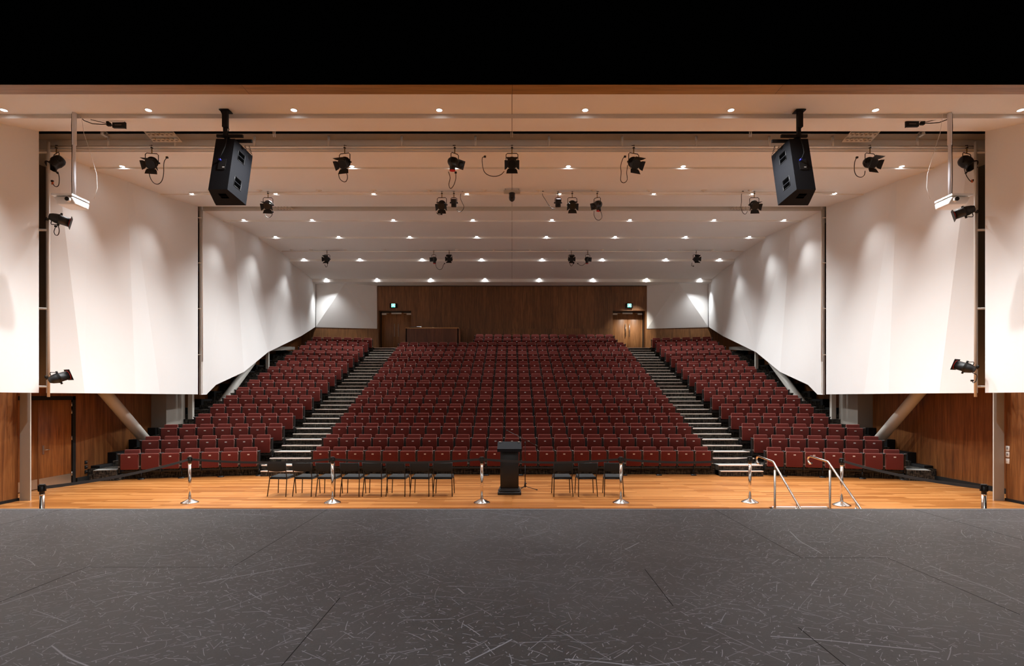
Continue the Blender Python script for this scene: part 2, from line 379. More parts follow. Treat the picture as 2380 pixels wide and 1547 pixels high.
for s, n_ in ((-1, 'left'), (1, 'right')):
    mb = MB(); mb.box(min(s*7.3, s*12.2), max(s*7.3, s*12.2), 7.0, 7.24, -.1, EYE+7.1, 0); struct(mb, 'wall_proscenium_'+n_, 'shadeface')

# ------------------------------------------------------------------ side walls
for s, n_ in ((-1, 'left'), (1, 'right')):
    mb = MB()
    def bx(xa, xb, *r, **k): mb.box(min(s*xa, s*xb), max(s*xa, s*xb), *r, **k)
    if s < 0:   # opening for the door
        bx(11.75, 11.95, 12.3, 12.9, 0, 2.6, mi=0); bx(11.75, 11.95, 12.9, 15.05, 2.32, 2.6, mi=0); bx(11.75, 11.95, 15.05, 33, 0, 2.6, mi=0)
    else: bx(11.75, 11.95, 12.3, 33, 0, 2.6, mi=0)
    bx(11.75, 11.95, 16, 33, 2.6, 7.0, mi=0)
    bx(11.75, 11.95, 12.3, 16, 2.6, EYE+7.1, mi=1); bx(11.75, 11.95, 16, 33, 7.0, EYE+7.1, mi=1)
    bx(11.0, 11.95, 7.2, 12.3, 0, EYE+7.1, mi=1)
    struct(mb, 'wall_'+n_, ['walnut', 'taupe'])
    mb = MB(); mb.box(min(s*10.95, s*11.95), max(s*10.95, s*11.95), 11.2, 12.40, .06, 2.6); struct(mb, 'wall_pier_'+n_, 'walnut')
    mb = MB(); bx(10.93, 11.0, 11.2, 12.41, 0, .06)
    if s > 0: bx(11.70, 11.75, 12.4, 15.7, 0, .12)
    else: bx(11.70, 11.75, 15.06, 15.7, 0, .12)
    struct(mb, 'baseboard_'+n_, 'black')
    # steel column at the front, slim column and deep pier further back, slanting braces
    mb = MB(); bx(10.70, 10.93, 12.42, 12.45, 0, 2.6); bx(10.90, 10.93, 12.45, 12.58, 0, 2.6)
    struct(mb, 'column_front_'+n_, 'grey_steel')
    mb = MB(); bx(11.25, 11.74, 18.2, 19.25, 0, 3.2, mi=0); struct(mb, 'column_rear_'+n_, 'taupe')
    mb = MB(); bx(11.02, 11.17, 19.28, 19.4, 0, 3.2); struct(mb, 'column_slim_'+n_, 'grey_steel')
    mb = MB(); bx(11.02, 11.14, 25.3, 25.42, 2.4, 5.4); struct(mb, 'column_high_'+n_, 'grey_steel')
    mb = MB(); mb.tube((s*11.18, 17.75, .4), (s*11.38, 14.5, 3.38), .155, seg=28)
    o = mb.obj('brace', 'grey_steel'); tag(o, 'thick cream round steel brace slanting down behind the %s seats, front one' % n_, 'brace', 'slanting steel braces')
    mb = MB(); mb.tube((s*11.14, 20.6, 1.46), (s*11.14, 24.0, 3.82), .15, seg=24)
    o = mb.obj('brace', 'grey_steel'); tag(o, 'steel brace half hidden under the stepped edge of the %s rear wall panel' % n_, 'brace', 'slanting steel braces')
    mb = MB(); mb.prism([(s*11.1, 25.6, 4.40), (s*11.1, 28.6, 4.72), (s*11.1, 28.6, 4.86), (s*11.1, 25.6, 4.62)], (s*.3, 0, 0)); struct(mb, 'beam_'+n_, 'taupe')

# white folded wall panels
def panel(name, s, tris, pts, th=.07):
    mb = MB(); bm = mb.bm
    vs = [bm.verts.new((s*x, y, z)) for x, y, z in pts]
    for t in tris: bm.faces.new([vs[i] for i in t])
    o = struct(mb, name, 'panel')
    md = o.modifiers.new('thick', 'SOLIDIFY'); md.thickness = th; md.offset = -1
    # recalc_face_normals on an open sheet may point either way: make them face the hall
    me = o.data; b2 = bmesh.new(); b2.from_mesh(me); b2.faces.ensure_lookup_table()
    flip = [f for f in b2.faces if f.normal.dot(Vector((-s, -.3, 0))) < 0]
    bmesh.ops.reverse_faces(b2, faces=flip); b2.to_mesh(me); b2.free()
    return o
TOP = EYE+6.98
def pv(x, y, X):       # a vertex on the left wall seen at x with plan offset X
    Z = X*F/(HX-x); return (X, Z, EYE-(y-HY)*Z/F)
def pt(x, X):
    Z = X*F/(HX-x); return (X, Z, TOP)
for s, n_ in ((-1, 'left'), (1, 'right')):
    zb = 2.39
    # panel 1
    p1 = [(9.6, 7.3, zb), (9.6, 7.3, TOP), (10.2, 11.14, zb), (10.2, 11.14, TOP), (10.32, 12.2, zb), (10.32, 12.2, TOP)]
    panel('wall_panel_front_'+n_, s, [(0, 2, 3, 1), (2, 4, 5, 3)], p1)
    # panel 2
    tops = [pt(113, 10.69), pt(205, 10.68), pt(292, 10.62), pt(460, 10.78)]
    bots = [(10.69, 12.9, zb)] + [(X, X*F/(HX-x), zb) for x, X in ((197, 10.46), (315, 10.38), (372, 10.62), (460, 10.78))]
    pts = tops+bots
    tris = [(0, 4, 5), (0, 5, 1), (1, 5, 2), (2, 5, 6), (2, 6, 7), (2, 7, 3), (3, 7, 8)]
    panel('wall_panel_middle_'+n_, s, tris, pts)
    # panel 3
    tops = [pt(468, 10.78), (10.67, 21.35, TOP), (10.73, 23.7, TOP), (10.70, 25.8, TOP), (10.86, 28.2, TOP), (10.97, 31.3, TOP)]
    bots = [pv(468, 917, 10.78), pv(480, 916.5, 10.77), pv(502, 894, 10.71), pv(567, 864, 10.52), pv(623, 818, 10.85), pv(701, 780, 10.75), pv(733, 759.5, 11.0)]
    pts = tops+bots
    tris = [(0, 6, 7), (0, 7, 1), (1, 7, 8), (1, 8, 9), (1, 9, 10), (1, 10, 2), (2, 10, 3), (3, 10, 4), (4, 10, 11), (4, 11, 5), (5, 11, 12)]
    panel('wall_panel_rear_'+n_, s, tris, pts)
    # rear corner panel (folded) with timber below
    TR, TL, BR, BL, AP = (7.72, 32.0), (11.0, 31.32), (7.72, 32.0), (11.0, 31.32), (9.28, 31.05)
    zt, zb2 = EYE+6.30, 6.2
    pts = [(TL[0], TL[1], TOP), (TL[0], TL[1], zt), (AP[0], AP[1], zt), (AP[0], AP[1], TOP), (TR[0], TR[1], zt), (TR[0], TR[1], TOP), (BL[0], BL[1], zb2), (BR[0], BR[1], zb2)]
    tris = [(0, 1, 2, 3), (3, 2, 4, 5), (1, 6, 2), (2, 6, 7), (2, 7, 4)]
    mb = MB(); bm = mb.bm; vs = [bm.verts.new((s*x, y, z)) for x, y, z in pts]
    for t in tris: bm.faces.new([vs[i] for i in t])
    o = struct(mb, 'wall_panel_corner_'+n_, 'panel'); md = o.modifiers.new('thick', 'SOLIDIFY'); md.thickness = .05; md.offset = -1
    me = o.data; b2 = bmesh.new(); b2.from_mesh(me); bmesh.ops.reverse_faces(b2, faces=[f for f in b2.faces if f.normal.y > 0]); b2.to_mesh(me); b2.free()
    mb = MB(); q = [(s*7.7, 32.03, 4.3), (s*11.9, 31.16, 4.3), (s*11.9, 31.26, 4.3), (s*7.7, 32.13, 4.3)]
    mb.prism(q, (0, 0, 1.92)); struct(mb, 'wall_corner_'+n_, 'walnut_x')
    mb = MB(); q = [(s*7.7, 32.2, 4.3), (s*11.9, 31.4, 4.3), (s*11.9, 31.5, 4.3), (s*7.7, 32.3, 4.3)]
    mb.prism(q, (0, 0, 5.0)); struct(mb, 'wall_corner_backing_'+n_, 'taupe')
    mb = MB(); mb.box(min(s*10.98, s*11.06), max(s*10.98, s*11.06), 31.26, 31.32, 6.2, EYE+6.3); struct(mb, 'trim_corner_'+n_, 'black')

# ------------------------------------------------------------------ rear wall with two door openings
ZW = 32.05
def wx(px, Z=ZW): return (px-HX)*Z/F
LD = (wx(880), wx(955.5)); RD = (wx(1424.5), wx(1500)); DT = EYE+(922-721.5)*ZW/F
mb = MB()
zf = 4.6; zt = EYE+6.45
mb.box(-7.72, LD[0], ZW, ZW+.6, zf, zt); mb.box(LD[0], LD[1], ZW, ZW+.6, DT, zt); mb.box(LD[1], RD[0], ZW, ZW+.6, zf, zt)
mb.box(RD[0], RD[1], ZW, ZW+.6, DT, zt); mb.box(RD[1], 7.72, ZW, ZW+.6, zf, zt)
struct(mb, 'wall_back', 'walnut_x')
mb = MB(); mb.box(wx(1066, 31.7), wx(1424, 31.7), 31.68, 32.04, 4.6, EYE+(922-763.5)*31.7/F); struct(mb, 'wall_back_lower', 'walnut_x')
mb = MB(); mb.box(-7.7, 7.7, ZW-.02, ZW, EYE+6.33, EYE+6.37); struct(mb, 'trim_4', 'black')
def rear_door(n, a, b):
    t = thing('door_%d' % n, None, None, ((a+b)/2, ZW+.5, 4.95)); t['kind'] = 'structure'
    w = (b-a)/2; h = DT-4.95
    for s in (-1, 1):
        mb = MB(); mb.box(min(s*.004, s*(w-.05)), max(s*.004, s*(w-.05)), 0, .05, .0, h-.04, bev=.003, seg=1); lf = mb.obj('leaf', 'door_wood_x', t)
        mb = MB(); mb.tube((s*.11, -.07, .85), (s*.11, -.07, 1.6), .018, seg=10); mb.tube((s*.11, 0, .9), (s*.11, -.07, .9), .01, seg=8); mb.tube((s*.11, 0, 1.55), (s*.11, -.07, 1.55), .01, seg=8)
        mb.obj('handle', 'brushed', lf)
        mb = MB(); mb.box(min(s*.01, s*(w-.06)), max(s*.01, s*(w-.06)), -.008, 0, .02, .16); mb.obj('kickplate', 'kick', lf)
        mb = MB(); mb.box(min(s*(w-.34), s*(w-.08)), max(s*(w-.34), s*(w-.08)), -.07, 0, h-.17, h-.10); mb.box(min(s*(w-.5), s*(w-.1)), max(s*(w-.5), s*(w-.1)), -.10, -.08, h-.09, h-.075)
        mb.obj('door_closer', 'brushed', lf)
    mb = MB(); mb.box(-w, -w+.045, -.03, .06, 0, h); mb.box(w-.045, w, -.03, .06, 0, h); mb.box(-w, w, -.03, .06, h-.04, h); mb.obj('door_frame', 'black', t)
    mb = MB(); mb.box(-.29, .29, -.09, -.02, h-.13, h-.05); mb.obj('door_selector', 'brushed', t)
rear_door(1, *LD); rear_door(2, *RD)
mb = MB(); mb.box(-7.8, 7.8, ZW+.6, ZW+.65, 4.3, zt); struct(mb, 'wall_beyond', 'black')
def exit_sign(px, py, label):
    p = P(px, py, ZW-.08); t = thing('exit_sign', label, 'sign', p, 0, 'green exit signs over the rear doors')
    mb = MB(); mb.box(-.21, .21, -.05, .08, -.125, .125, bev=.012); mb.obj('housing', 'black', t)
    mb = MB(); mb.box(-.105, .105, -.056, -.05, -.10, .10); pn = mb.obj('panel', 'exit', t)
    mb = MB()                       # running figure and doorway
    mb.box(-.02, .02, -.060, -.056, .045, .085); mb.box(-.018, .026, -.060, -.056, -.02, .04)
    mb.prism([(-.07, -.060, .0), (-.06, -.060, -.012), (-.01, -.060, .03), (-.02, -.060, .04)], (0, .004, 0))
    mb.prism([(.06, -.060, .015), (.068, -.060, .0), (.02, -.060, .01), (.02, -.060, .03)], (0, .004, 0))
    mb.prism([(-.01, -.060, -.02), (.01, -.060, -.02), (-.05, -.060, -.08), (-.068, -.060, -.072)], (0, .004, 0))
    mb.prism([(.005, -.060, -.02), (.028, -.060, -.018), (.06, -.060, -.085), (.04, -.060, -.085)], (0, .004, 0))
    mb.box(-.10, -.088, -.060, -.056, -.095, .095); mb.box(-.1, .1, -.060, -.056, .088, .097); mb.box(.088, .10, -.060, -.056, -.095, .095)
    mb.obj('pictogram', 'exit_w', pn)
exit_sign(914.5, 710, 'green exit sign above the left rear double door')
exit_sign(1462.5, 710, 'green exit sign above the right rear double door')

# control desk at the rear
dk = thing('control_desk', 'dark timber control desk wall at the rear left of the centre seats', 'desk', (-4.3, 30.1, 4.6))
mb = MB(); mb.box(-1.42, 1.42, 0, .06, 0, 1.38); mb.box(1.36, 1.44, 0, 1.3, 0, 1.40); mb.box(-1.42, -1.36, 0, 1.3, 0, 1.38); mb.obj('body', 'desk', dk)
mb = MB(); mb.box(-1.44, 1.44, -.02, .32, 1.38, 1.43, bev=.006); mb.obj('ledge', 'lintel', dk)
lp = thing('mixing_console', 'low grey mixing console on the left end of the rear control desk', 'console', (-5.25, 30.3, 6.03))
mb = MB(); mb.box(-.3, .3, -.1, .2, 0, .06, bev=.01); mb.obj('case', 'black', lp)
mb = MB(); mb.prism([(.08, .0, .06), (.08, .2, .06), (.08, .2, .11), (.08, .05, .09)], (.24, 0, 0)); mb.obj('screen', 'screen', lp)

# ------------------------------------------------------------------ tiers
TANA = math.tan(R(13.5)); COSA, SINA = math.cos(R(13.5)), math.sin(R(13.5))
mb = MB()
for k in range(2, 18):
    y0 = 16.62+D*(k-2); y1 = y0+D if k < 17 else 32.1
    mb.box(-6.05, 6.05, y0, y1, (k-3)*RISE if k > 3 else 0, (k-1)*RISE)
struct(mb, 'floor_tiers_centre', 'carpet')
for s, n_ in ((-1, 'left'), (1, 'right')):
    mb = MB()
    for k in range(2, 17):
        zi = 16.46+D*(k-2)+(7.62-7.32)*TANA; d = D if k < 16 else 1.6+D
        a = (s*7.32, zi); b = (s*11.74, zi-4.42*TANA)
        q = [(a[0], a[1]), (b[0], b[1]), (b[0], b[1]+d), (a[0], a[1]+d)]
        mb.prism([(x, y, max(0, (k-3)*RISE)) for x, y in q], (0, 0, (k-1)*RISE-max(0, (k-3)*RISE)))
        # small half step in the outer aisle
        xo = 10.85 if k <= 3 else 10.38
        if k > 1:
            zz = lambda X: zi-(X-7.32)*TANA
            q = [(s*xo, zz(xo)-.30), (s*11.5, zz(11.5)-.30), (s*11.5, zz(11.5)), (s*xo, zz(xo))]
            mb.prism([(x, y, (k-2)*RISE) for x, y in q], (0, 0, RISE/2))
    struct(mb, 'floor_tiers_'+n_, 'carpet')
    # landing at the top
    mb = MB(); mb.box(min(s*6.0, s*7.7), max(s*6.0, s*7.7), 29.76, 32.3, 4.3, 4.912); mb.box(min(s*7.3, s*11.9), max(s*7.3, s*11.9), 30.4, 32.3, 4.2, 4.6); struct(mb, 'floor_landing_'+n_, 'carpet')
    # black stepped upstand along the wall
    mb = MB()
    for k in range(1, 16):
        ya = 15.6 if k == 1 else 16.25+D*(k-2); zt_ = (k-1)*RISE+.38
        mb.box(min(s*11.5, s*11.745), max(s*11.5, s*11.745), ya, 16.25 if k == 1 else ya+D, max(0, (k-2)*RISE), zt_)
    struct(mb, 'baseboard_stepped_'+n_, 'black')
    # the bottom outer step: worn grey tread and perforated riser
    # aisle stair
    x0, x1 = 6.04, 7.28
    stt = thing('aisle_stair', '%s aisle staircase of dark carpeted steps with white nosings' % n_, 'stairs', (s*6.66, 16.2, 0), 0, 'aisle stairs')
    mb = MB(); nos = []
    for k in range(1, 33):
        ya = 16.2 if k == 1 else 16.35+.447*(k-2); z = .1535*k
        ye = ya+1.2
        w = .66 if k > 1 else .64
        mb.box(-.62, .62, ya-16.2, ye-16.2, max(0, z-.5), z-.004)
    mb.obj('flight', 'carpet', stt)
    for k in range(1, 33):
        ya = (16.2 if k == 1 else 16.35+.447*(k-2))-16.2; z = .1535*k
        mb = MB(); ext = .05 if k % 2 == 0 else 0
        xa, xb = (-.62-(ext if s < 0 else 0), .62+(ext if s > 0 else 0))
        mb.box(xa, xb, ya-.012, ya+.05, z-.022, z+.004); nm = mb.obj('nosing', 'nosing', stt)
        if k < 12:
            mb = MB(); mb.box(xa, xb, ya+.05, ya+.075, z-.004, z+.003); mb.obj('reflective_strip', 'rednose', nm)
    for k in range(1, 18):
        if k > 1 and k % 2: continue
        ya = 16.2 if k == 1 else 16.35+.447*(k-2); ya -= 16.2; z = .1535*k
        mb = MB(); mb.box(-.62, .62, ya+.076, ya+(.40 if k > 1 else .14), z-.004, z+.002)
        mb.obj('tread', 'treadgrey', stt)

# ------------------------------------------------------------------ auditorium seats
mb = MB(); mb.box(-.218, .218, 0, .085, .285, .724, bev=.022, seg=3)
me_cush = mb.mesh('seat_cushion', 'red')
mb = MB(); mb.box(-.192, .192, .125, .185, .33, .828, bev=.02, seg=3)
for v in mb.bm.verts: v.co.y += (v.co.z-.33)*.16
me_back = mb.mesh('backrest', 'red')
mb = MB(); mb.box(-.028, .028, -.005, .001, .620, .650, 0); 
for dx in (-.012, .004): mb.box(dx, dx+.008, -.0065, -.005, .627, .643, 1)
me_plate = mb.mesh('number_plate', ['plate', 'ink'])
def arm_mb(x):
    mb = MB(); mb.box(x-.018, x+.018, .03, .26, .20, .70, 0); mb.box(x-.026, x+.026, -.02, .27, .70, .730, 0, bev=.008, seg=1)
    mb.box(x-.022, x+.022, -.026, .02, .728, .737, 1)
    for d in (-.014, .014): mb.box(x+d-.006, x+d+.006, .012, .03, .355, .385, 1)
    return mb
mb = arm_mb(.254); mb.box(-.254, .254, .10, .15, .19, .24, 0)
me_arm = mb.mesh('armrest', ['satin', 'cap'])
me_arm0 = arm_mb(-.254).mesh('armrest', ['satin', 'cap'])
mb = MB(); mb.lathe([(.092, 0), (.092, .008), (.07, .022), (.032, .034)], (.254, .12, 0), 16, 0); mb.tube((.254, .12, .03), (.254, .12, .2), .026, seg=10, mi=0)
me_ped = mb.mesh('pedestal', ['satin'])
seats = []   # (x, y, z, rot, block, row, idx from left, n, pedestal, first)
for r in range(1, 18):
    z = (r-1)*RISE; y = 16.31+D*(r-1)
    if r <= 15: idx = list(range(-11, 12)); off = 0
    else: idx = list(range(-4, 11)); off = .5
    for j, i in enumerate(idx):
        seats.append(((i+off)*PITCH, y, z, 0, 'centre', r, j+1, len(idx), i % 2 == 0, j == 0))
for s in (-1, 1):
    for r in range(1, 17):
        n = 7 if r <= 3 else 6
        for j in range(n):    # j=0 inner
            x = s*(7.62+j*PITCH*COSA); y = 16.17+D*(r-1)-j*PITCH*SINA
            left_idx = (n-j) if s < 0 else (j+1)
            ped = (left_idx % 2 == 1)
            seats.append((x, y, (r-1)*RISE, -s*R(13.5), 'left' if s < 0 else 'right', r, left_idx, n, ped, left_idx == 1))
seats.sort(key=lambda t: (round(t[1], 2), abs(t[0])))
def row_word(r): return 'front row' if r == 1 else ORD[r]+' row'
near, far = seats[:300], seats[300:]
for x, y, z, rot, blk, r, i, n, ped, first in near:
    end = 'its left end'
    lab = 'maroon tip-up seat in the %s block, %s, %s seat from %s' % (blk, row_word(r), ORD[i], end)
    t = thing('auditorium_seat', lab, 'seat', (x, y, z), rot, 'maroon auditorium seats')
    cu = bpy.data.objects.new('seat_cushion', me_cush); C.objects.link(cu); cu.parent = t
    pl = bpy.data.objects.new('number_plate', me_plate); C.objects.link(pl); pl.parent = cu
    for nm, me in (('backrest', me_back), ('armrest', me_arm)) + ((('armrest', me_arm0),) if first else ()) + ((('pedestal', me_ped),) if ped else ()):
        o = bpy.data.objects.new(nm, me); C.objects.link(o); o.parent = t
bm = bmesh.new(); mats_far = ['red', 'plate', 'ink', 'satin', 'cap']
remap = {me_cush: [0], me_back: [0], me_plate: [1, 2], me_arm: [3, 4], me_arm0: [3, 4], me_ped: [3]}
vlist, flist, fm, fs = [], [], [], []
for x, y, z, rot, blk, r, i, n, ped, first in far:
    mt = Matrix.Translation((x, y, z)) @ Matrix.Rotation(rot, 4, 'Z')
    for me in [me_cush, me_back, me_plate, me_arm] + ([me_arm0] if first else []) + ([me_ped] if ped else []):
        b0 = len(vlist)
        vlist += [tuple(mt @ v.co) for v in me.vertices]
        for p in me.polygons:
            flist.append([b0+k for k in p.vertices]); fm.append(remap[me][p.material_index]); fs.append(p.use_smooth)
bm.free()
me = bpy.data.meshes.new('auditorium_seating'); me.from_pydata(vlist, [], flist)
for m in mats_far: me.materials.append(M[m])
for p, a, b in zip(me.polygons, fm, fs): p.material_index = a; p.use_smooth = b
o = bpy.data.objects.new('auditorium_seating', me); C.objects.link(o)
tag(o, 'upper rows of maroon tip-up seats rising to the rear wall', 'seats', None, 'stuff')

# ------------------------------------------------------------------ side door (left), outlets, switches
t = thing('door_3', None, None, (-11.75, 12.95, 0)); t['kind'] = 'structure'
def side_leaf(ya, yb):
    mb = MB(); mb.box(-.08, -.02, ya, yb, .01, 2.22, bev=.003, seg=1); lf = mb.obj('leaf', 'door_wood', t)
    mb = MB(); mb.box(-.02, -.012, ya+.02, yb-.02, .02, .26); mb.obj('kickplate', 'kick', lf); return lf
side_leaf(0, .93); lf = side_leaf(.94, 1.99)
mb = MB(); mb.box(-.02, -.008, 1.06, 1.11, .86, 1.08); mb.tube((-.01, 1.085, .97), (.05, 1.085, .97), .01, seg=8); mb.tube((.05, 1.08, .97), (.05, 1.21, .97), .01, seg=8); mb.obj('handle', 'brushed', lf)
for z in (.2, 1.15, 1.85, 2.05):
    mb = MB(); mb.tube((-.01, 1.99, z), (-.01, 1.99, z+.11), .012, seg=8); mb.obj('hinge', 'brushed', lf)
mb = MB(); mb.box(-.09, .012, 2.0, 2.10, 0, 2.32); mb.box(-.09, .012, -.06, 2.1, 2.225, 2.32); mb.box(-.09, .012, -.08, -.01, 0, 2.32); mb.obj('door_frame', 'black', t)
mb = MB(); mb.box(-11.96, -11.9, 12.3, 15.2, 0, 2.6); struct(mb, 'wall_beyond_left', 'black')
for i, (z, w_) in enumerate(((.50, 'top'), (.37, 'middle'), (.24, 'bottom'))):
    p = thing('wall_socket', 'black wall socket right of the side door, %s of three' % w_, 'socket', (-11.75, 15.42, z), 0, 'black sockets by the side door')
    mb = MB(); mb.box(0, .015, -.05, .05, -.045, .045, bev=.004, seg=1); mb.obj('plate', 'black', p)
    mb = MB(); mb.tube((.015, .015, .012), (.02, .015, .012), .012, seg=10); mb.obj('connector', 'aluminium', p)
for i, (y, w_) in enumerate(((1042, 'top'), (1056, 'middle'), (1071, 'bottom'))):
    zz = EYE-(y-HY)*12.35/F
    p = thing('wall_switch', 'white wall plate on the right timber pier, %s of three' % w_, 'switch', (10.95, 12.35, zz), 0, 'white wall plates on the right pier')
    mb = MB(); mb.box(-.012, 0, -.045, .045, -.058, .058, bev=.003, seg=1); mb.obj('plate', 'white', p)
    mb = MB(); mb.box(-.016, -.012, -.02, .02, -.02, .03) if i < 2 else mb.tube((-.012, 0, 0), (-.016, 0, 0), .006, seg=8); mb.obj('button', 'cap', p)
for s, n_ in ((-1, 'left'), (1, 'right')):
    a, b = sorted((s*10.86, s*11.42))
    o = thing('step_box', 'dark carpeted bottom step with grey tread at the outer end of the %s front row' % n_, 'step', ((a+b)/2, 15.3, 0), -s*R(13.5), 'outer bottom steps')
    mb = MB(); mb.box(-.28, .28, 0, .3, 0, .29); mb.obj('body', 'carpet', o)
    mb = MB(); mb.box(-.28, .28, .0, .5, .29, .30); mb.obj('tread', 'treadgrey', o)

# ------------------------------------------------------------------ stanchions with belts
def stanchion(x, y, label, to=None, sag=.05):
    t = thing('stanchion', label, 'stanchion', (x, y, 0), 0, 'chrome belt stanchions')
    mb = MB(); mb.lathe([(.178, 0), (.178, .016), (.165, .022), (.06, .075), (.035, .085)], seg=32); mb.obj('base', 'chrome', t)
    mb = MB(); mb.tube((0, 0, .07), (0, 0, .845), .032, seg=20); mb.tube((0, 0, .845), (0, 0, .855), .036, seg=20); mb.obj('post', 'chrome', t)
    mb = MB(); mb.tube((0, 0, .855), (0, 0, .985), .034, seg=20); mb.tube((0, 0, .985), (0, 0, 1.0), .040, seg=20)
    for dx, dy in ((1, 0), (-1, 0), (0, 1), (0, -1)): mb.box(dx*.042-.013, dx*.042+.013, dy*.042-.013, dy*.042+.013, .90, .985)
    mb.obj('belt_head', 'satin', t)
    if to:
        v = Vector((to[0]-x, to[1]-y, 0)); L_ = v.length; d = v/L_; nrm = Vector((-d.y, d.x, 0))*.0015
        mb = MB(); bm = mb.bm; prev = None; K = 24
        for k in range(K+1):
            u = k/K; c = d*(.045+(L_-.09)*u); z = .945-sag*4*u*(1-u)
            ring = [bm.verts.new((c.x+o_.x, c.y+o_.y, zz)) for o_, zz in ((nrm, z+.024), (nrm, z-.024), (-nrm, z-.024), (-nrm, z+.024))]
            if prev:
                for q in range(4): bm.faces.new((prev[q], prev[(q+1) % 4], ring[(q+1) % 4], ring[q]))
            else: bm.faces.new(ring)
            prev = ring
        bm.faces.new(prev[::-1])
        mb.obj('belt', 'belt', t)
A = (-7.0, 12.15); B = (-3.9, 12.15); C_ = (-.655, 12.15); D_ = (2.365, 12.15); E_ = (5.19, 12.2); G_ = (6.99, 11.86); H_ = (-7.0, 8.33); I_ = (7.03, 8.33)
stanchion(*H_, 'nearest left stanchion, black-topped, its base hidden by the stage edge')
stanchion(*A, 'chrome stanchion furthest left on the timber floor, belts running both ways', H_, .06)
stanchion(*B, 'chrome stanchion in front of the third black chair', A, .07)
stanchion(*C_, 'chrome stanchion between the row of eight chairs and the lectern', B, .07)
stanchion(*D_, 'chrome stanchion in front of the rightmost black chair', C_, .07)
stanchion(*E_, 'chrome stanchion left of the pit stair handrails', D_, .07)
stanchion(*I_, 'nearest right stanchion, black-topped, its base hidden by the stage edge')
stanchion(*G_, 'chrome stanchion right of the right handrail', I_, .06)

# ------------------------------------------------------------------ black chairs (seen from behind)
def make_chair():
    t = thing('stacking_chair', None, 'chair', (0, 0, 0))
    mb = MB(); mb.box(-.205, .205, .03, .43, .405, .455, bev=.018, seg=3)
    for v in mb.bm.verts: v.co.z += (v.co.y-.2)*.05
    mb.obj('seat', 'chair', t)
    mb = MB(); bm_ = bmesh.new(); mb.box(-.222, .222, -.02, .02, .595, .785, bev=.015, seg=3)
    bmesh.ops.subdivide_edges(mb.bm, edges=[e for e in mb.bm.edges if abs(e.verts[0].co.x-e.verts[1].co.x) > .3], cuts=6)
    for v in mb.bm.verts:
        u = v.co.x/.222; v.co.y += -.03*(1-u*u)-.03-(v.co.z-.6)*.12; 
        if v.co.z < .66: v.co.z -= .018*(1-u*u)
    bm_.free(); mb.obj('backrest', 'chair', t)
    for s in (-1, 1):
        mb = MB(); mb.path([(s*.222, -.07, .79), (s*.212, -.03, .56), (s*.205, .02, .42), (s*.222, -.06, .0)], .011, 8); mb.obj('leg', 'satin', t)
        mb = MB(); mb.path([(s*.205, .42, .41), (s*.205, .43, .38), (s*.222, .44, .0)], .011, 8); mb.obj('leg', 'satin', t)
    mb = MB()
    for s in (-1, 1): mb.tube((s*.205, .02, .40), (s*.205, .42, .40), .011, seg=8)
    mb.tube((-.205, .03, .40), (.205, .03, .40), .011, seg=8); mb.tube((-.205, .42, .40), (.205, .42, .40), .011, seg=8); mb.obj('seat_frame', 'satin', t)
    return t
ch0 = make_chair()
cx = [644.5, 703, 757, 813.5, 865.5, 920, 975.5, 1029, 1309, 1366, 1427]
cl = ['leftmost of the eight black chairs on the timber floor', 'second black chair from the left, beside the leftmost one', 'third black chair from the left, behind a chrome stanchion',
      'fourth black chair from the left on the timber floor', 'fifth black chair from the left on the timber floor', 'sixth black chair from the left on the timber floor',
      'seventh black chair from the left, next to the last of the eight', 'black chair at the right end of the row of eight', 'black chair just right of the lectern and microphone stand',
      'middle of the three black chairs right of the lectern', 'rightmost black chair, half hidden by a stanchion']
rots = [-5, -4, -4, -3, -4, -4, -3, 0, 2, 3, -5]
for i, (x, l, r) in enumerate(zip(cx, cl, rots)):
    c = ch0 if i == 0 else copy_tree(ch0)
    c.location = ((x-HX)/F*12.92, 12.95, 0); c.rotation_euler = (0, 0, R(r)); c['label'] = l; c['group'] = 'black stacking chairs on the timber floor'

# ------------------------------------------------------------------ lectern and microphone stand
t = thing('lectern', 'black lectern with sloping top and stepped plinth on the timber floor', 'lectern', (-.06, 13.1, 0))
mb = MB(); mb.box(-.215, .215, .08, .42, .12, 1.08, bev=.005, seg=1); mb.obj('body', 'satin', t)
mb = MB(); mb.box(-.275, .275, .0, .5, .0, .07, bev=.01); mb.box(-.25, .25, .03, .47, .07, .12, bev=.012); mb.box(-.235, .235, .05, .45, .12, .145, bev=.006); mb.obj('plinth', 'satin', t)
mb = MB(); q = [(-.285, -.06, 1.03), (-.285, .46, 1.17), (-.285, .46, 1.22), (-.285, -.06, 1.07)]; mb.prism(q, (.57, 0, 0)); mb.prism([(-.285, -.08, 1.02), (-.285, -.055, 1.02), (-.285, -.055, 1.09), (-.285, -.08, 1.09)], (.57, 0, 0)); tp = mb.obj('top', 'bluish', t)
for s in (-1, 1):
    mb = MB(); mb.lathe([(.036, 0), (.036, .01), (.012, .02)], (s*.225, .41, 1.207), 16); mb.obj('reading_light', 'chrome', tp)
t = thing('microphone_stand', 'thin black boom microphone stand right of the lectern', 'microphone stand', (.325, 13.85, 0))
mb = MB(); mb.tube((0, 0, .06), (0, 0, .62), .012, seg=8); mb.tube((0, 0, .6), (0, 0, 1.2), .008, seg=8); mb.tube((0, 0, 1.12), (0, 0, 1.19), .016, seg=8); mb.obj('pole', 'satin', t)
mb = MB(); mb.tube((0, 0, .07), (0, 0, .19), .03, .015, seg=10); mb.tube((.01, 0, .16), (.04, 0, .165), .012, seg=6); mb.obj('hub', 'satin', t)
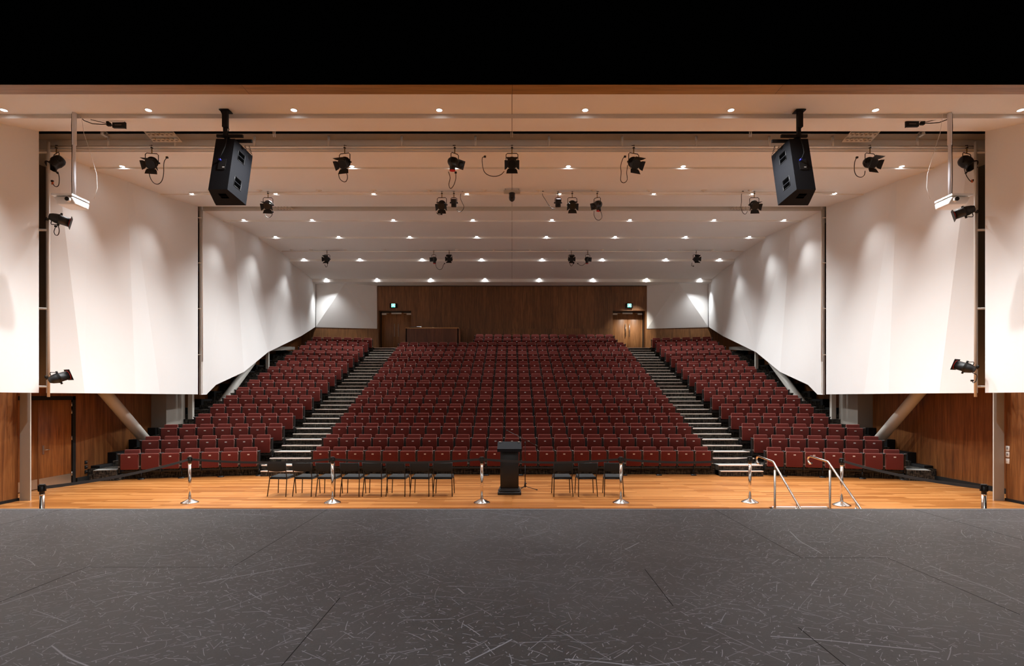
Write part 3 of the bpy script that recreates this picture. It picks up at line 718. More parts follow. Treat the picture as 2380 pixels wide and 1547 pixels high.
for a in (5, 125, 245):
    ca, sa = math.cos(R(a-15)), math.sin(R(a-15))
    mb = MB(); mb.tube((0, 0, .09), (ca*.29, sa*.29, .012), .008, seg=6); mb.tube((ca*.27, sa*.27, .016), (ca*.31, sa*.31, .010), .012, seg=6); mb.obj('leg', 'satin', t)
mb = MB(); a = Vector((-.41, 0, 1.45)); b = Vector((.32, 0, 1.075)); mb.tube(a, b, .007, seg=6); mb.tube(b+(a-b)*.0, b+(a-b)*.1, .013, seg=8); mb.obj('boom', 'satin', t)
mb = MB(); mb.tube(a, a+Vector((-.05, -.03, .03)), .01, .014, seg=8); mb.obj('microphone', 'satin', t)

# ------------------------------------------------------------------ lighting bars
def bar(name, label, Zb, yb, xs0, xs1, hangers, ytop, r=.026, flange=True, mat='pipe'):
    h = EYE+(HY-yb)*Zb/F; a, b = (xs0-HX)*Zb/F, (xs1-HX)*Zb/F; top = EYE+(HY-ytop)*Zb/F
    t = thing(name, label, 'lighting bar', ((a+b)/2, Zb, h), 0, 'ceiling lighting bars'); mx = (a+b)/2
    mb = MB(); mb.tube((a-mx, 0, 0), (b-mx, 0, 0), r, seg=12); mb.obj('pipe', mat, t)
    for hx in hangers:
        X = (hx-HX)*Zb/F-mx; mb = MB(); mb.tube((X, 0, 0), (X, 0, top-h), r*1.0, seg=10)
        if flange: mb.lathe([(.03, -.03), (.085, -.012), (.085, 0)], (X, 0, top-h), 16)
        mb.obj('hanger', mat, t)
    return h
h1 = bar('lighting_bar', 'long cream pipe across the ceiling nearest the stage, carrying eight lights', 12.7, 341, 116, 2262, [174, 252, 408, 592, 764, 934, 1105, 1276, 1446, 1618, 1788, 1935, 2132, 2208], 317.3, flange=False, r=.027)
h2 = bar('lighting_bar', 'cream pipe across the ceiling halfway back, carrying a camera among its lights', 16.5, 447.5, 440, 1940, [488, 603, 741, 868, 997, 1125, 1253, 1380, 1509, 1636, 1745, 1880], 441.5, r=.026)
h3 = bar('lighting_bar', 'thin cream pipe across the ceiling furthest from the stage', 25.5, 584, 655, 1728, [678, 723, 802, 893, 978, 1062, 1147, 1231, 1317, 1400, 1484, 1557, 1656, 1703], 580.3, r=.026)
for s, n_ in ((-1, 'left'), (1, 'right')):
    t = thing('vertical_lighting_bar', 'vertical cream pipe in the front %s wall slot, holding two lights' % n_, 'lighting bar', (s*10.4, 12.55, 2.3), 0, 'vertical lighting bars')
    mb = MB(); mb.tube((0, 0, 0), (0, 0, 5.72), .029, seg=14); mb.obj('pipe', 'pipe', t)
    for hh in (5.48, 3.74, 1.98, .23):
        mb = MB(); mb.tube((0, 0, hh), (s*.65, -.05, hh), .024, seg=10); mb.obj('bracket', 'pipe', t)
    t = thing('vertical_lighting_bar', 'slim vertical cream pipe in the rear %s wall slot, without lights' % n_, 'lighting bar', (s*10.72, 19.36, EYE+(HY-840)*19.36/F), 0, 'vertical lighting bars')
    mb = MB(); top = (840-487)*19.36/F; mb.tube((0, 0, 0), (0, 0, top), .024, seg=10); mb.box(-.01, .01, -.01, .01, -1.1, 0); mb.obj('pipe', 'pipe', t)
    for yy in (506, 611, 717, 824):
        mb = MB(); hh = (840-yy)*19.36/F; mb.tube((0, 0, hh), (s*.35, -.06, hh), .018, seg=8); mb.obj('bracket', 'pipe', t)

# ------------------------------------------------------------------ stage lights
def frame_of(d):
    d = d.normalized(); up = Vector((0, 0, 1)); x = d.cross(up).normalized(); u = x.cross(d).normalized(); return d, x, u
def stage_light(label, kind, org, aim, cord=None, side=None, sc=1.0, group='stage lights hanging from the ceiling bars', tagcol=None):
    """org: point on the pipe; aim: direction the light points; side: clamp direction (default down)"""
    t = thing('stage_light', label, 'stage light', org, 0, group)
    aim = Vector(aim).normalized(); dn = Vector(side).normalized() if side else Vector((0, 0, -1))
    d, x, u = frame_of(aim)
    if side: x = d.cross(dn).normalized() if d.cross(dn).length > .1 else x
    if side: x = Vector((0, 0, 1)); x = (x-d*x.dot(d)).normalized()
    else:
        x = Vector((d.y, -d.x, 0)).normalized()
    piv = dn*(.36*sc) if kind != 'box' else dn*(.30*sc)
    w = {'fresnel': .135, 'can': .15, 'par': .12, 'profile': .105, 'box': .09}[kind]*sc
    mb = MB(); mb.tube(-dn*.035, dn*.03, .022, .03, seg=8); mb.tube(x*-.05-dn*.02, x*.05-dn*.02, .011, seg=6); mb.obj('clamp', 'lampblack', t)
    mb = MB(); mb.tube(dn*.03, dn*.15*sc, .012, seg=8); mb.obj('hook', 'yellow', t)
    a = dn*.15*sc
    mb = MB(); mb.path([piv-x*w, a-x*w+dn*.03, a-x*(w-.03), a+x*(w-.03), a+x*w+dn*.03, piv+x*w], .009*sc, 6); mb.tube(piv-x*(w+.03), piv-x*(w-.02), .022*sc, seg=8); mb.tube(piv+x*(w-.02), piv+x*(w+.03), .022*sc, seg=8); mb.obj('yoke', 'lampblack', t)
    c = piv
    if kind == 'fresnel':
        mb = MB(); mb.lathe([(.03, -.155), (.075, -.14), (.105, -.09), (.112, -.02), (.112, .09), (.118, .095), (.118, .115), (.09, .115), (.085, .09), (.01, .085)], c, 20, 0, d)
        for k in range(5): mb.lathe([(.114, -.06+.02*k), (.118, -.055+.02*k), (.114, -.05+.02*k)], c, 20, 0, d)
        mb.obj('body', 'lampblack', t)
        X_ = x; U_ = X_.cross(d).normalized(); 
        if U_.z < 0: U_ = -U_
        f0 = c+d*.118
        for (n1, w1) in ((U_, X_), (-U_, X_), (X_, U_), (-X_, U_)):
            o1 = (n1*.6+d*.8).normalized(); big = 1.0 if abs(n1.dot(U_)) > .5 else .85
            p0 = f0+n1*.10; ln = .125*big
            w_ = 1.0 if big == 1.0 else .8; q = [p0-w1*.09*w_, p0+w1*.09*w_, p0+w1*.115*w_+o1*.04, p0+w1*.13*w_+o1*ln, p0-w1*.13*w_+o1*ln, p0-w1*.115*w_+o1*.04]
            nn = (o1.cross(w1)).normalized()*.004
            mb = MB(); mb.prism(q, nn); mb.obj('barn_door', 'lampblack', t)
        mb = MB(); mb.tube(f0-d*.01, f0-d*.004, .088, seg=20); mb.obj('lens', 'lens', t)
    elif kind == 'can':
        mb = MB(); mb.lathe([(.05, -.17), (.10, -.15), (.125, -.10), (.13, 0), (.115, .06), (.115, .14), (.135, .15), (.135, .165), (.11, .165), (.10, .05), (.01, .04)], c, 24, 0, d)
        U_ = x.cross(d).normalized()
        for v_ in (x, -x, U_ if U_.z < 0 else -U_): mb.tube(c+d*.158+v_*.12, c+d*.158+v_*.185, .016, .02, seg=6)
        mb.obj('body', 'lampblack', t)
    elif kind == 'par':
        mb = MB(); mb.lathe([(.02, -.20), (.06, -.19), (.085, -.14), (.105, -.07), (.108, -.02), (.112, -.02), (.112, .0), (.10, .02), (.10, .19), (.09, .19), (.08, .10), (.01, .09)], c, 24, 0, d); mb.obj('body', 'satin', t)
        U_ = x.cross(d).normalized(); f = c+d*.19
        mb = MB()
        q = [f+x*.125+U_*.125, f-x*.125+U_*.125, f-x*.125-U_*.125, f+x*.125-U_*.125]; mb.prism(q, d*.008); mb.obj('gel_frame', 'lampblack', t)
        mb = MB(); mb.lathe([(.099, .174), (.1025, .177), (.1025, .183), (.099, .186)], c, 24, 0, d); mb.obj('gel_edge', 'redgel', t)['label'] = 'red rim of the gel'
    elif kind == 'profile':
        mb = MB(); mb.lathe([(.03, -.19), (.085, -.18), (.11, -.12), (.115, -.02), (.095, .0), (.075, .03), (.072, .2), (.088, .21), (.088, .25), (.07, .25), (.06, .21), (.01, .2)], c, 20, 0, d)
        dn2 = Vector((0, 0, -1)); mb.tube(c-d*.10, c-d*.10+dn2*.19, .075, .062, seg=14); mb.tube(c-d*.02-x*.12, c-d*.02+x*.12, .012, seg=6)
        mb.obj('body', 'lampblack', t)
        U_ = x.cross(d).normalized(); f = c+d*.245; mb = MB(); q = [f+x*.095+U_*.095, f-x*.095+U_*.095, f-x*.095-U_*.095, f+x*.095-U_*.095]; mb.prism(q, d*.012); mb.lathe([(.02, .262), (.07, .262), (.07, .268), (.02, .268)], c, 16, 1, d); mb.obj('gel_frame', ['lampblack', 'lens'], t)
        mb = MB(); p_ = c-d*.10+dn2*.19; mb.tube(p_, p_+dn2*.012, .066, seg=12); mb.obj('cap_ring', 'redgel', t)['label'] = 'dark red ring'
    elif kind == 'box':
        rot = Matrix((x, d, x.cross(d))).transposed().to_4x4(); rot.translation = c
        mb = MB(); mb.box(-.075, .075, -.08, .10, -.12, .11, bev=.012, mat=rot); mb.obj('body', 'lampblack', t)
        mb = MB(); cc = c-x.cross(d)*.05+d*.10; mb.tube(cc, cc+d*.01, .045, seg=16); mb.obj('lens', 'lens', t)
    if cord:
        base = Vector(org); Zb = base.y
        pts = [P(px, py, Zb)-base for px, py in cord]
        # smooth the polyline
        sm = []
        for i in range(len(pts)-1):
            p0 = pts[max(i-1, 0)]; p1 = pts[i]; p2 = pts[i+1]; p3 = pts[min(i+2, len(pts)-1)]
            for k in range(6):
                u = k/6; sm.append(.5*((2*p1)+(p2-p0)*u+(2*p0-5*p1+4*p2-p3)*u*u+(3*p1-p0-3*p2+p3)*u**3))
        sm.append(pts[-1])
        off = Vector((0, .02, 0)); sm = [p+off for p in sm]
        mb = MB(); mb.path(sm, .008 if Zb < 20 else .010, 6); cd = mb.obj('cable', 'lampblack', t)
        mb = MB(); e = sm[-1]; mb.box(e.x-.025, e.x+.025, e.y-.02, e.y+.02, e.z-.02, e.z+.02, bev=.005, seg=1); mb.obj('plug', 'lampblack', cd)
        if tagcol:
            mb = MB(); e = sm[-4]; mb.box(e.x-.03, e.x+.01, e.y-.01, e.y+.01, e.z-.03, e.z+.03); mb.obj('cable_tag', 'orange', cd)
    return t
def on(px, Zb, h): return ((px-HX)*Zb/F, Zb, h)
B1, B2, B3 = 12.7, 16.5, 25.5
NB = ' on the bar nearest the stage'
stage_light('round open-mouthed black can light at the left end of the nearest bar', 'can', on(131, B1, h1), (-.35, -.55, -.75), [(133, 398), (136, 412), (135, 428), (130, 433), (124, 430), (120, 420)], tagcol=1)
stage_light('black barn-door light on the nearest bar, between left projector and left loudspeaker', 'fresnel', on(353, B1, h1), (.15, -.75, -.65), [(344, 395), (348, 412), (356, 424), (366, 427), (375, 419), (379, 402), (380, 376), (387, 365)])
stage_light('black barn-door light on the nearest bar, first right of the left loudspeaker', 'fresnel', on(801, B1, h1), (-.2, -.75, -.62), [(786, 402), (789, 414), (797, 421), (804, 420), (807, 410), (804, 398)])
stage_light('long-barrelled black profile light on the nearest bar pointing right', 'profile', on(1057, B1, h1), (.6, -.66, -.45), [(1042, 398), (1046, 412), (1043, 428), (1047, 437), (1054, 430), (1059, 415), (1059, 400)])
stage_light('black barn-door light at the middle of the nearest bar', 'fresnel', on(1190, B1, h1), (.0, -.8, -.6), [(1172, 397), (1164, 405), (1150, 409), (1135, 406), (1125, 397), (1121, 380), (1121, 366), (1127, 363)])
stage_light('black barn-door light on the nearest bar, half way from centre to right loudspeaker', 'fresnel', on(1473, B1, h1), (.3, -.75, -.6), [(1459, 383), (1457, 400), (1458, 417), (1450, 424), (1443, 418), (1444, 400), (1443, 385), (1448, 368), (1453, 363)])
stage_light('black barn-door light on the nearest bar, between right loudspeaker and right projector', 'fresnel', on(2022, B1, h1), (.2, -.8, -.45), [(2012, 396), (2010, 406), (2002, 411), (1992, 407), (1987, 395), (1988, 375), (1993, 365)])
stage_light('round open-mouthed black can light at the right end of the nearest bar', 'can', on(2247, B1, h1), (.25, -.6, -.72), [(2243, 391), (2246, 403), (2252, 414), (2259, 421), (2264, 418)], tagcol=1)
G2 = 'stage lights clamped to the wall slot pipes'
def vz(y): return EYE+(HY-y)*12.55/F
stage_light('black light with square red-edged gel frame high on the left vertical pipe', 'par', (-10.4, 12.5, vz(511)), (.75, .5, -.22), [(133, 511), (133, 520), (136, 535), (133, 545), (127, 545), (124, 537), (128, 525)], side=(1, -.2, -.08), group=G2)
stage_light('black light with square gel frame low on the left vertical pipe', 'par', (-10.4, 12.5, vz(877)), (.45, .8, .35), None, side=(1, -.25, -.02), group=G2)
stage_light('black light with square red-edged gel frame high on the right vertical pipe', 'par', (10.4, 12.5, vz(494)), (-.8, .5, -.25), None, side=(-1, -.2, -.06), group=G2)
stage_light('black light with square gel frame low on the right vertical pipe', 'par', (10.4, 12.5, vz(853)), (-.45, .8, .35), [(2262, 866), (2272, 872), (2270, 885), (2264, 889), (2261, 884)], side=(-1, -.25, -.02), group=G2)
M2 = ' on the middle bar'
stage_light('barn-door light at the left end of the middle bar, beside the left loudspeaker', 'fresnel', on(623, B2, h2), (.1, -.75, -.62), [(615, 497), (618, 503), (625, 505), (631, 500), (633, 492)])
stage_light('barn-door light on the middle bar, left of a small box light', 'fresnel', on(1027, B2, h2), (-.02, -.75, -.65), [(1014, 493), (1019, 498), (1026, 497)])
stage_light('small box light on the middle bar, left of the dome camera', 'box', on(1055, B2, h2), (.05, -.85, -.35), [(1062, 485), (1066, 492), (1074, 489), (1078, 480), (1074, 470), (1070, 460), (1071, 450), (1075, 446)])
stage_light('small box light on the middle bar, right of the dome camera', 'box', on(1297, B2, h2), (-.02, -.85, -.35), [(1290, 483), (1282, 483), (1275, 475), (1268, 464), (1261, 452), (1262, 445)])
stage_light('barn-door light on the middle bar with doors spread wide, right of a box light', 'fresnel', on(1330, B2, h2), (0, -.78, -.6))
stage_light('black profile light on the middle bar pointing left, right of centre', 'profile', on(1388, B2, h2), (-.5, -.7, -.4), [(1381, 490), (1381, 500), (1386, 509), (1393, 511), (1399, 505), (1398, 495), (1395, 488)])
stage_light('barn-door light at the right end of the middle bar, left of the right loudspeaker', 'fresnel', on(1753, B2, h2), (-.05, -.75, -.62), [(1738, 490), (1733, 497), (1727, 493), (1723, 482), (1724, 468), (1724, 452), (1727, 445)])
stage_light('barn-door light at the left end of the rearmost bar', 'fresnel', on(760, B3, h3), (-.05, -.97, -.2), [(755, 614), (757, 620), (760, 618), (761, 612)])
stage_light('black profile light on the rearmost bar, left of centre', 'profile', on(1008, B3, h3), (-.25, -.9, -.25), [(1012, 610), (1014, 620), (1020, 626), (1027, 624), (1030, 616), (1033, 612)])
stage_light('barn-door light on the rearmost bar, left of centre beside a profile light', 'fresnel', on(1044, B3, h3), (.02, -.97, -.15))
stage_light('barn-door light on the rearmost bar, right of centre beside a profile light', 'fresnel', on(1328, B3, h3), (0, -.97, -.2), [(1324, 612), (1328, 618), (1333, 612)])
stage_light('black profile light on the rearmost bar, right of centre', 'profile', on(1366, B3, h3), (.2, -.9, -.25), [(1361, 611), (1352, 617), (1343, 612)])
stage_light('barn-door light at the right end of the rearmost bar', 'fresnel', on(1618, B3, h3), (0, -.98, -.15), [(1609, 610), (1608, 617), (1612, 618)])

# dome camera
t = thing('dome_camera', 'small black dome camera under a white bracket at the centre of the ceiling', 'camera', on(1190, 16.3, h2+.03))
mb = MB(); mb.box(-.24, .24, -.06, .06, -.12, -.05, bev=.008); mb.box(-.21, -.19, -.01, .01, -.05, .12); mb.box(.19, .21, -.01, .01, -.05, .12); mb.obj('bracket', 'grey_steel', t)
mb = MB(); mb.lathe([(.03, -.36), (.075, -.32), (.09, -.26), (.085, -.18), (.09, -.13), (.09, -.12)], (0, 0, 0), 20); mb.obj('body', 'satin', t)
mb = MB(); mb.tube((0, -.07, -.27), (0, -.095, -.285), .035, seg=14); mb.obj('lens', 'lens', t)

# ------------------------------------------------------------------ loudspeakers
def speaker(s, n_):
    t = thing('loudspeaker', 'large black loudspeaker hung from the ceiling on the %s' % n_, 'loudspeaker', (s*5.355, 10.45, EYE+4.82), 0, 'hanging loudspeakers')
    Rm = Matrix.Rotation(R(-14.5), 4, 'X')
    def T(p): return Rm @ Vector(p)
    wb, wf, dp, hh = .175, .285, .50, 1.08
    mb = MB(); q = [(-wb, 0), (wb, 0), (wf-.015, dp-.10), (wf, dp-.02), (wf, dp), (-wf, dp), (-wf, dp-.02), (-wf+.015, dp-.10)]
    mb.prism([T((x, y, -hh)) for x, y in q], T((0, 0, hh))-T((0, 0, 0)))
    bd = mb.obj('cabinet', 'bluish', t)
    for sx in (-1, 1):
        sv = Vector((sx*(wf-wb), dp-.02, 0)); ln = Vector((sx*(wf-.015-wb), dp-.10, 0)).normalized(); nr = Vector((ln.y*sx, -ln.x*sx, 0))
        if nr.x*sx < 0: nr = -nr
        for zz in (-.24, -.80):
            c = Vector((sx*wb, 0, zz))+ln*.22
            mb = MB()
            for k, (u0, u1, v0, v1) in enumerate(((-.075, .075, .012, .085), (-.075, .075, -.085, -.012))):
                q = [c+ln*a_+Vector((0, 0, b_)) for a_, b_ in ((u0, v0), (u1, v0), (u1, v1), (u0, v1))]
                mb.prism([T(p) for p in q], T(nr*.004)-T((0, 0, 0)), 0)
            ring = [(-.09, .0), (.09, 0), (.09, .1), (-.09, .1)]
            q0 = [c+ln*a_+Vector((0, 0, b_))+nr*.003 for a_, b_ in ((-.09, -.1), (.09, -.1), (.09, .1), (-.09, .1), (-.09, -.1))]
            mb.path([T(p) for p in q0], .006, 6, 1)
            mb.obj('handle', ['velvet', 'satin'], bd)
    mb = MB()
    for v0 in (-.07, .01):
        q = [(-.06, .2+v0, -hh-.001), (.08, .2+v0, -hh-.001), (.08, .26+v0, -hh-.001), (-.06, .26+v0, -hh-.001)]
        mb.prism([T(p) for p in q], T((0, 0, -.004))-T((0, 0, 0)))
    mb.obj('handle', 'velvet', bd)
    mb = MB(); q = [(-.06, -.004, -.66), (.08, -.004, -.66), (.08, -.004, -.44), (-.06, -.004, -.44)]; mb.prism([T(p) for p in q], T((0, .004, 0))-T((0, 0, 0)), 0)
    q = [(.02, -.006, -.62), (.06, -.006, -.62), (.06, -.006, -.605), (.02, -.006, -.605)]; mb.prism([T(p) for p in q], T((0, .002, 0))-T((0, 0, 0)), 1)
    jp = mb.obj('connector_panel', ['black', 'plate'], bd)
    mb = MB(); mb.tube(T((-.03, -.005, -.47)), T((-.03, -.05, -.47)), .02, seg=10); mb.obj('plug', 'blue', jp)
    mb = MB(); mb.path([T((-.03, -.05, -.47)), T((.02, -.07, -.36)), T((.04, -.04, -.2)), T((.03, .0, .02)), (.04, .05, .2), (-.06, -.05, .5)], .009, 6); mb.obj('cable', 'black', t)
    mb = MB()
    for yy, zz, r_ in ((.0, .035, .32), (.13, .0, .43)):
        a, b = (-.17, r_) if s < 0 else (-r_, .17)
        mb.box(a, b, yy, yy+.045, zz, zz+.05)
    mb.box(-.05, .05, -.01, .3, .03, .045)
    mb.box(-.03, .03, -.03, .03, .05, .22); mb.box(-.035 , .055, -.06, .02, .2, .515)
    mb.box(-.08, .1, -.08, .08, .5, .515)
    mb.obj('bracket', 'black', t)
    for dx in (.22, .3):
        mb = MB(); p0 = Vector((-s*dx, .3, 0)); p1 = Vector((-s*(dx+.04)*1.0, .35, -.19))
        K = 7
        for k in range(K):
            c = p0.lerp(p1, (k+.5)/K); w = .012
            e1 = Vector((1, 0, 0)) if k % 2 else Vector((0, 1, 0))
            mb.path([c+e1*w+Vector((0, 0, .012)), c+e1*w-Vector((0, 0, .012)), c-Vector((0, 0, .02)), c-e1*w-Vector((0, 0, .012)), c-e1*w+Vector((0, 0, .012)), c+Vector((0, 0, .02)), c+e1*w+Vector((0, 0, .012))], .0035, 4)
        mb.obj('chain', 'satin', t)
speaker(-1, 'left'); speaker(1, 'right')

# ------------------------------------------------------------------ projectors on long poles
def projector(s, n_):
    Z = 10.45; x = s*8.255; zt = EYE+(HY-449)*Z/F
    t = thing('projector', 'white projector hanging on a long pole from the ceiling on the %s' % n_, 'projector', (x, Z, zt), 0, 'pole-hung projectors')
    # lens faces the camera; body to the outer side of the pole
    x0, x1 = (-.33, .03) if s < 0 else (-.03, .33)
    mb = MB(); mb.prism([(x0-(.03 if s < 0 else 0), 0, 0), (x1+(.03 if s > 0 else 0), 0, 0), (x1, .44, 0), (x0, .44, 0)], (0, 0, -.035)); mb.obj('top_plate', 'white', t)
    mb = MB(); mb.box(x0, x1, .02, .45, -.175, -.045, bev=.03, seg=3)
    for v in mb.bm.verts:
        if v.co.z < -.12: v.co.y += .06*(1 if v.co.y < .2 else -.2); 
    bd = mb.obj('body', 'white', t)
    lx = x1-.09 if s < 0 else x0+.09
    mb = MB(); mb.tube((lx, .0, -.10), (lx, .05, -.10), .050, .05, seg=20, mi=1); mb.tube((lx, -.01, -.10), (lx, .04, -.10), .038, seg=20, mi=0); mb.obj('lens', ['lens', 'white'], bd)
    hp = 1.55; mb = MB(); mb.tube((0, .1, 0), (0, .1, 1.0), .026, seg=14); mb.tube((0, .1, .95), (0, .1, hp), .038, seg=14); mb.obj('pole', 'pole', t)
    sx = -1 if s < 0 else 1
    mb = MB(); mb.path([(sx*.045, .1, .03), (sx*.05, .1, .3), (sx*.045, .1, .9), (sx*.055, .1, 1.3), (sx*.045, .1, hp-.01)], .006, 6); mb.obj('cable', 'black', t)
    mb = MB(); mb.path([(-sx*.22, .3, .0), (-sx*.30, .28, .2), (-sx*.31, .25, .45), (-sx*.24, .2, .8), (-sx*.14, .15, 1.2), (-sx*.11, .12, hp)], .004, 5); mb.obj('cable', 'plate', t)['label'] = 'thin white cable'
projector(-1, 'left'); projector(1, 'right')

# antenna boxes with cables
def antenna(s, n_):
    Z = 10.9; px = 275 if s < 0 else 2380-258; p = P(px, 290 if s < 0 else 287.5, Z)
    t = thing('antenna_box', 'small flared black antenna box on the ceiling near the %s projector' % n_, 'antenna', p, 0, 'ceiling antenna boxes')
    e = -s  # flare points to the centre
    mb = MB(); q = [(-e*.12, 0, -.048), (-e*.12, 0, .048), (e*.10, 0, .052), (e*.125, 0, .062), (e*.125, 0, -.062), (e*.10, 0, -.052)]
    mb.prism(q, (0, .05, 0)); bd = mb.obj('body', 'black', t)
    mb = MB(); mb.box(-.07, .06, -.003, 0, -.006, .006); mb.obj('marking', 'groove', bd)
    mb = MB(); mb.tube((-e*.12, .02, .0), (-e*.17, .02, .01), .012, seg=8); mb.box(-e*.20-.035, -e*.20+.035, 0, .05, -.01, .05); mb.box(-e*.22-.02, -e*.22+.02, 0, .04, .03, .075); mb.obj('mount', 'black', t)
    mb = MB(); mb.path([(-e*.22, .02, .02), (-e*.32, -.02, .0), (-e*.42, -.12, -.035), (-e*.50, -.22, -.025), (-e*.50, -.3, .0)], .008, 6); mb.path([(-e*.24, .0, .03), (-e*.33, -.1, .02), (-e*.38, -.2, .0), (-e*.36, -.3, .02)], .006, 6); mb.obj('cable', 'black', t)
antenna(-1, 'left'); antenna(1, 'right')

# air nozzle grilles
def grille(px, label, Z, y0, y1, w, cols, rows):
    c = P(px, (y0+y1)/2, Z); h = (y1-y0)*Z/F*.9
    t = thing('air_grille', label, 'air grille', c, 0, 'ceiling air grilles')
    W = w*Z/F; sh = (1 if px < HX else -1)*.12
    mb = MB(); mb.prism([(-W/2, -.15, h/2), (W/2, -.15, h/2), (W/2+sh, .03, -h/2), (-W/2+sh, .03, -h/2)], (0, 0, -.01)); mb.obj('plate', 'grille', t)
    for r in range(rows):
        for k in range(cols):
            u = (k+.7)/(cols+.4)-.5; f = (r+.5)/rows
            X = u*W*.98+sh*f; y = -.15+.18*f; z = h/2-h*f
            mb = MB(); mb.lathe([(.040, -.035), (.05, -.01), (.05, .0)], (X, y, z), 12); mb.tube((X, y, z-.036), (X, y, z-.034), .028, seg=10, mi=1); mb.obj('nozzle', ['grille', 'groove'], t)
grille(376, 'cream grille with twelve air nozzles in the ceiling slot, left side', 12.55, 309, 329, 68, 6, 2)
grille(2004, 'cream grille with twelve air nozzles in the ceiling slot, right side', 12.55, 309, 329, 68, 6, 2)
grille(655, 'narrow air grille beside the left end light of the middle bar', 19.35, 479, 486, 38, 5, 2)
grille(1725, 'narrow air grille beside the right end light of the middle bar', 19.35, 479, 486, 38, 5, 2)
for px, l, rr in ((240, 'small metal bracket at the ceiling slot near the left projector', 0), (638, 'small metal bracket at the ceiling slot right of the left loudspeaker', 20), (1190, 'small metal bracket at the ceiling slot on the centre line', 0),
              (1745, 'small metal bracket at the ceiling slot left of the right loudspeaker', -20), (2146, 'small metal bracket at the ceiling slot near the right projector', 0)):
    t = thing('ceiling_bracket', l, 'bracket', P(px, 308, 12.25), R(rr), 'brackets at the ceiling slot')
    mb = MB(); mb.box(-.035, -.015, -.03, .12, -.05, .05); mb.box(.0, .02, -.03, .12, -.05, .05); mb.obj('plate', 'aluminium', t)
    mb = MB(); mb.tube((-.05, .02, .0), (.04, .02, 0), .012, seg=8); mb.obj('bolt', 'black', t)

# ------------------------------------------------------------------ downlights
lights_on = []
def downlight(px, Zr, h, label, warm=False, rad=.052, group='recessed ceiling downlights'):
    fr = Zr < 11; Z = Zr-(.17 if fr else .075); X = (px-HX)*Z/F
    slope = {10.6: .0506, 14.1: .1086, 17.0: .148, 20.7: .0417, 23.7: .0967}.get(Zr, 0.0)
    h -= slope*(Zr-Z)+abs(slope)*rad*.6
    t = thing('downlight', label, 'downlight', (X, Z, EYE+h-.004), 0, group)
    mb = MB(); mb.lathe([(rad+.012, .0), (rad+.012, -.0025), (rad+.002, -.003), (rad, .02)], (0, 0, 0), 20); mb.obj('trim_ring', 'white', t)
    mb = MB(); mb.tube((0, 0, -.001), (0, 0, .004), rad, seg=20); mb.obj('lamp_lens', 'lamp_warm' if warm else ('lamp_front' if fr else 'lamp'), t)
    lights_on.append((X, Z, EYE+h-.03, warm))
rows = [('first row from the stage', 10.6, 5.357, [9, 345, 683, 1021, 1360, 1699, 2035, 2372]),
        ('second row from the stage', 14.1, 5.79, [284, 535, 818, 1055, 1321, 1588, 1850, 2096]),
        ('third row from the stage', 17.0, 6.17, [445, 640, 868, 1085, 1300, 1520, 1750, 1940]),
        ('fourth row from the stage', 20.7, 6.53, [566, 725, 914, 1099, 1283, 1464, 1660, 1823]),
        ('fifth row from the stage', 23.7, 6.78, [640, 787, 952, 1108, 1270, 1430, 1594, 1742]),
        ('sixth row from the stage', 27.2, 6.695, [706, 836, 981, 1119, 1260, 1400, 1548, 1673]),
        ('rearmost row', 30.6, 6.45, [758, 876, 1001, 1127, 1253, 1378, 1503, 1627])]
for rn, Zr, h, xs in rows:
    for i, px in enumerate(xs):
        w = rn == 'rearmost row' and px == 1503
        lab = ('brightest ceiling downlight, glaring above the right rear door' if w else 'recessed ceiling downlight, %s, %s from the left' % (rn, ORD[i+1]))
        downlight(px, Zr, h, lab, w)
SPOT = 580
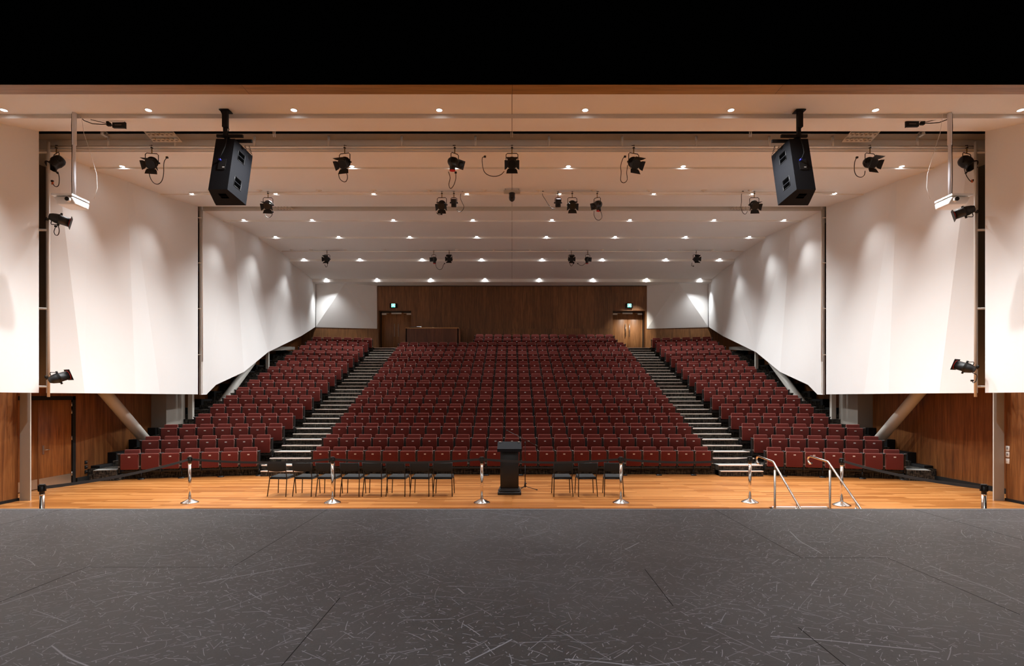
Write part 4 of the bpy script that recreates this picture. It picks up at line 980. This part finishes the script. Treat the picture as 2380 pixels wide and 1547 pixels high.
for i, (X, Y, Z, warm) in enumerate(lights_on):
    ld = bpy.data.lights.new('downlight_beam', 'SPOT'); lo = bpy.data.objects.new('downlight_beam', ld); C.objects.link(lo)
    lo.location = (X, Y, Z); ld.shadow_soft_size = .05
    ax = abs(X); near_wall = ax > 8.3 or (Y > 27 and ax > 9.0)
    if warm: ld.energy = SPOT*2.0; ld.spot_size = R(60)
    elif Y > 30 and ax > 9: ld.energy = SPOT*.8; ld.spot_size = R(95)
    elif near_wall: ld.energy = SPOT*.42; ld.spot_size = R(80)
    elif ax > 2.2: ld.energy = SPOT*(1.75 if Y < 28 else 1.3); ld.spot_size = R(92)
    else: ld.energy = SPOT*1.0; ld.spot_size = R(84)
    ld.spot_blend = 1.0
    ld.color = (1.0, .95, .86) if warm else (.965, .985, 1.0)
    tx = 0 if (near_wall or ax <= 2.2 or warm) else math.copysign(math.tan(R(20 if ax < 5.5 else 14)), X)
    ty = 0 if Y < 12 else -math.tan(R(17))
    if Y > 30 and ax > 9: ty = .35
    lo.rotation_euler = Vector((tx, ty, -1)).to_track_quat('-Z', 'Y').to_euler()
    if warm:
        d = Vector((RD[0]/2+RD[1]/2, ZW, 5.6))-lo.location; lo.rotation_euler = d.to_track_quat('-Z', 'Y').to_euler(); lo.location.z -= .1
# added fill lights over the stage, unseen behind the drape
for X in (-4.5, 0, 4.5):
    ld = bpy.data.lights.new('stage_fill_light', 'AREA'); lo = bpy.data.objects.new('stage_fill_light', ld); C.objects.link(lo)
    lo.location = (X, 1.5, 7.5); ld.shape = 'RECTANGLE'; ld.size = 2.0; ld.size_y = .6; ld.energy = 40; ld.color = (.95, .97, 1.0)
    lo.rotation_euler = (R(8), 0, 0)

w = bpy.data.worlds.new('world'); bpy.context.scene.world = w; w.use_nodes = True
w.node_tree.nodes['Background'].inputs[0].default_value = (1.0, .97, .93, 1); w.node_tree.nodes['Background'].inputs[1].default_value = .42

sc = bpy.context.scene
sc.view_settings.view_transform = 'Standard'; sc.view_settings.look = 'None'; sc.view_settings.gamma = 1; sc.view_settings.use_curve_mapping = False
sc.view_settings.exposure = 0.0
sc.cycles.max_bounces = 8; sc.cycles.diffuse_bounces = 6; sc.cycles.glossy_bounces = 3; sc.cycles.transmission_bounces = 1
sc.cycles.caustics_reflective = False; sc.cycles.caustics_refractive = False; sc.cycles.sample_clamp_indirect = 6
sc.cycles.use_denoising = True
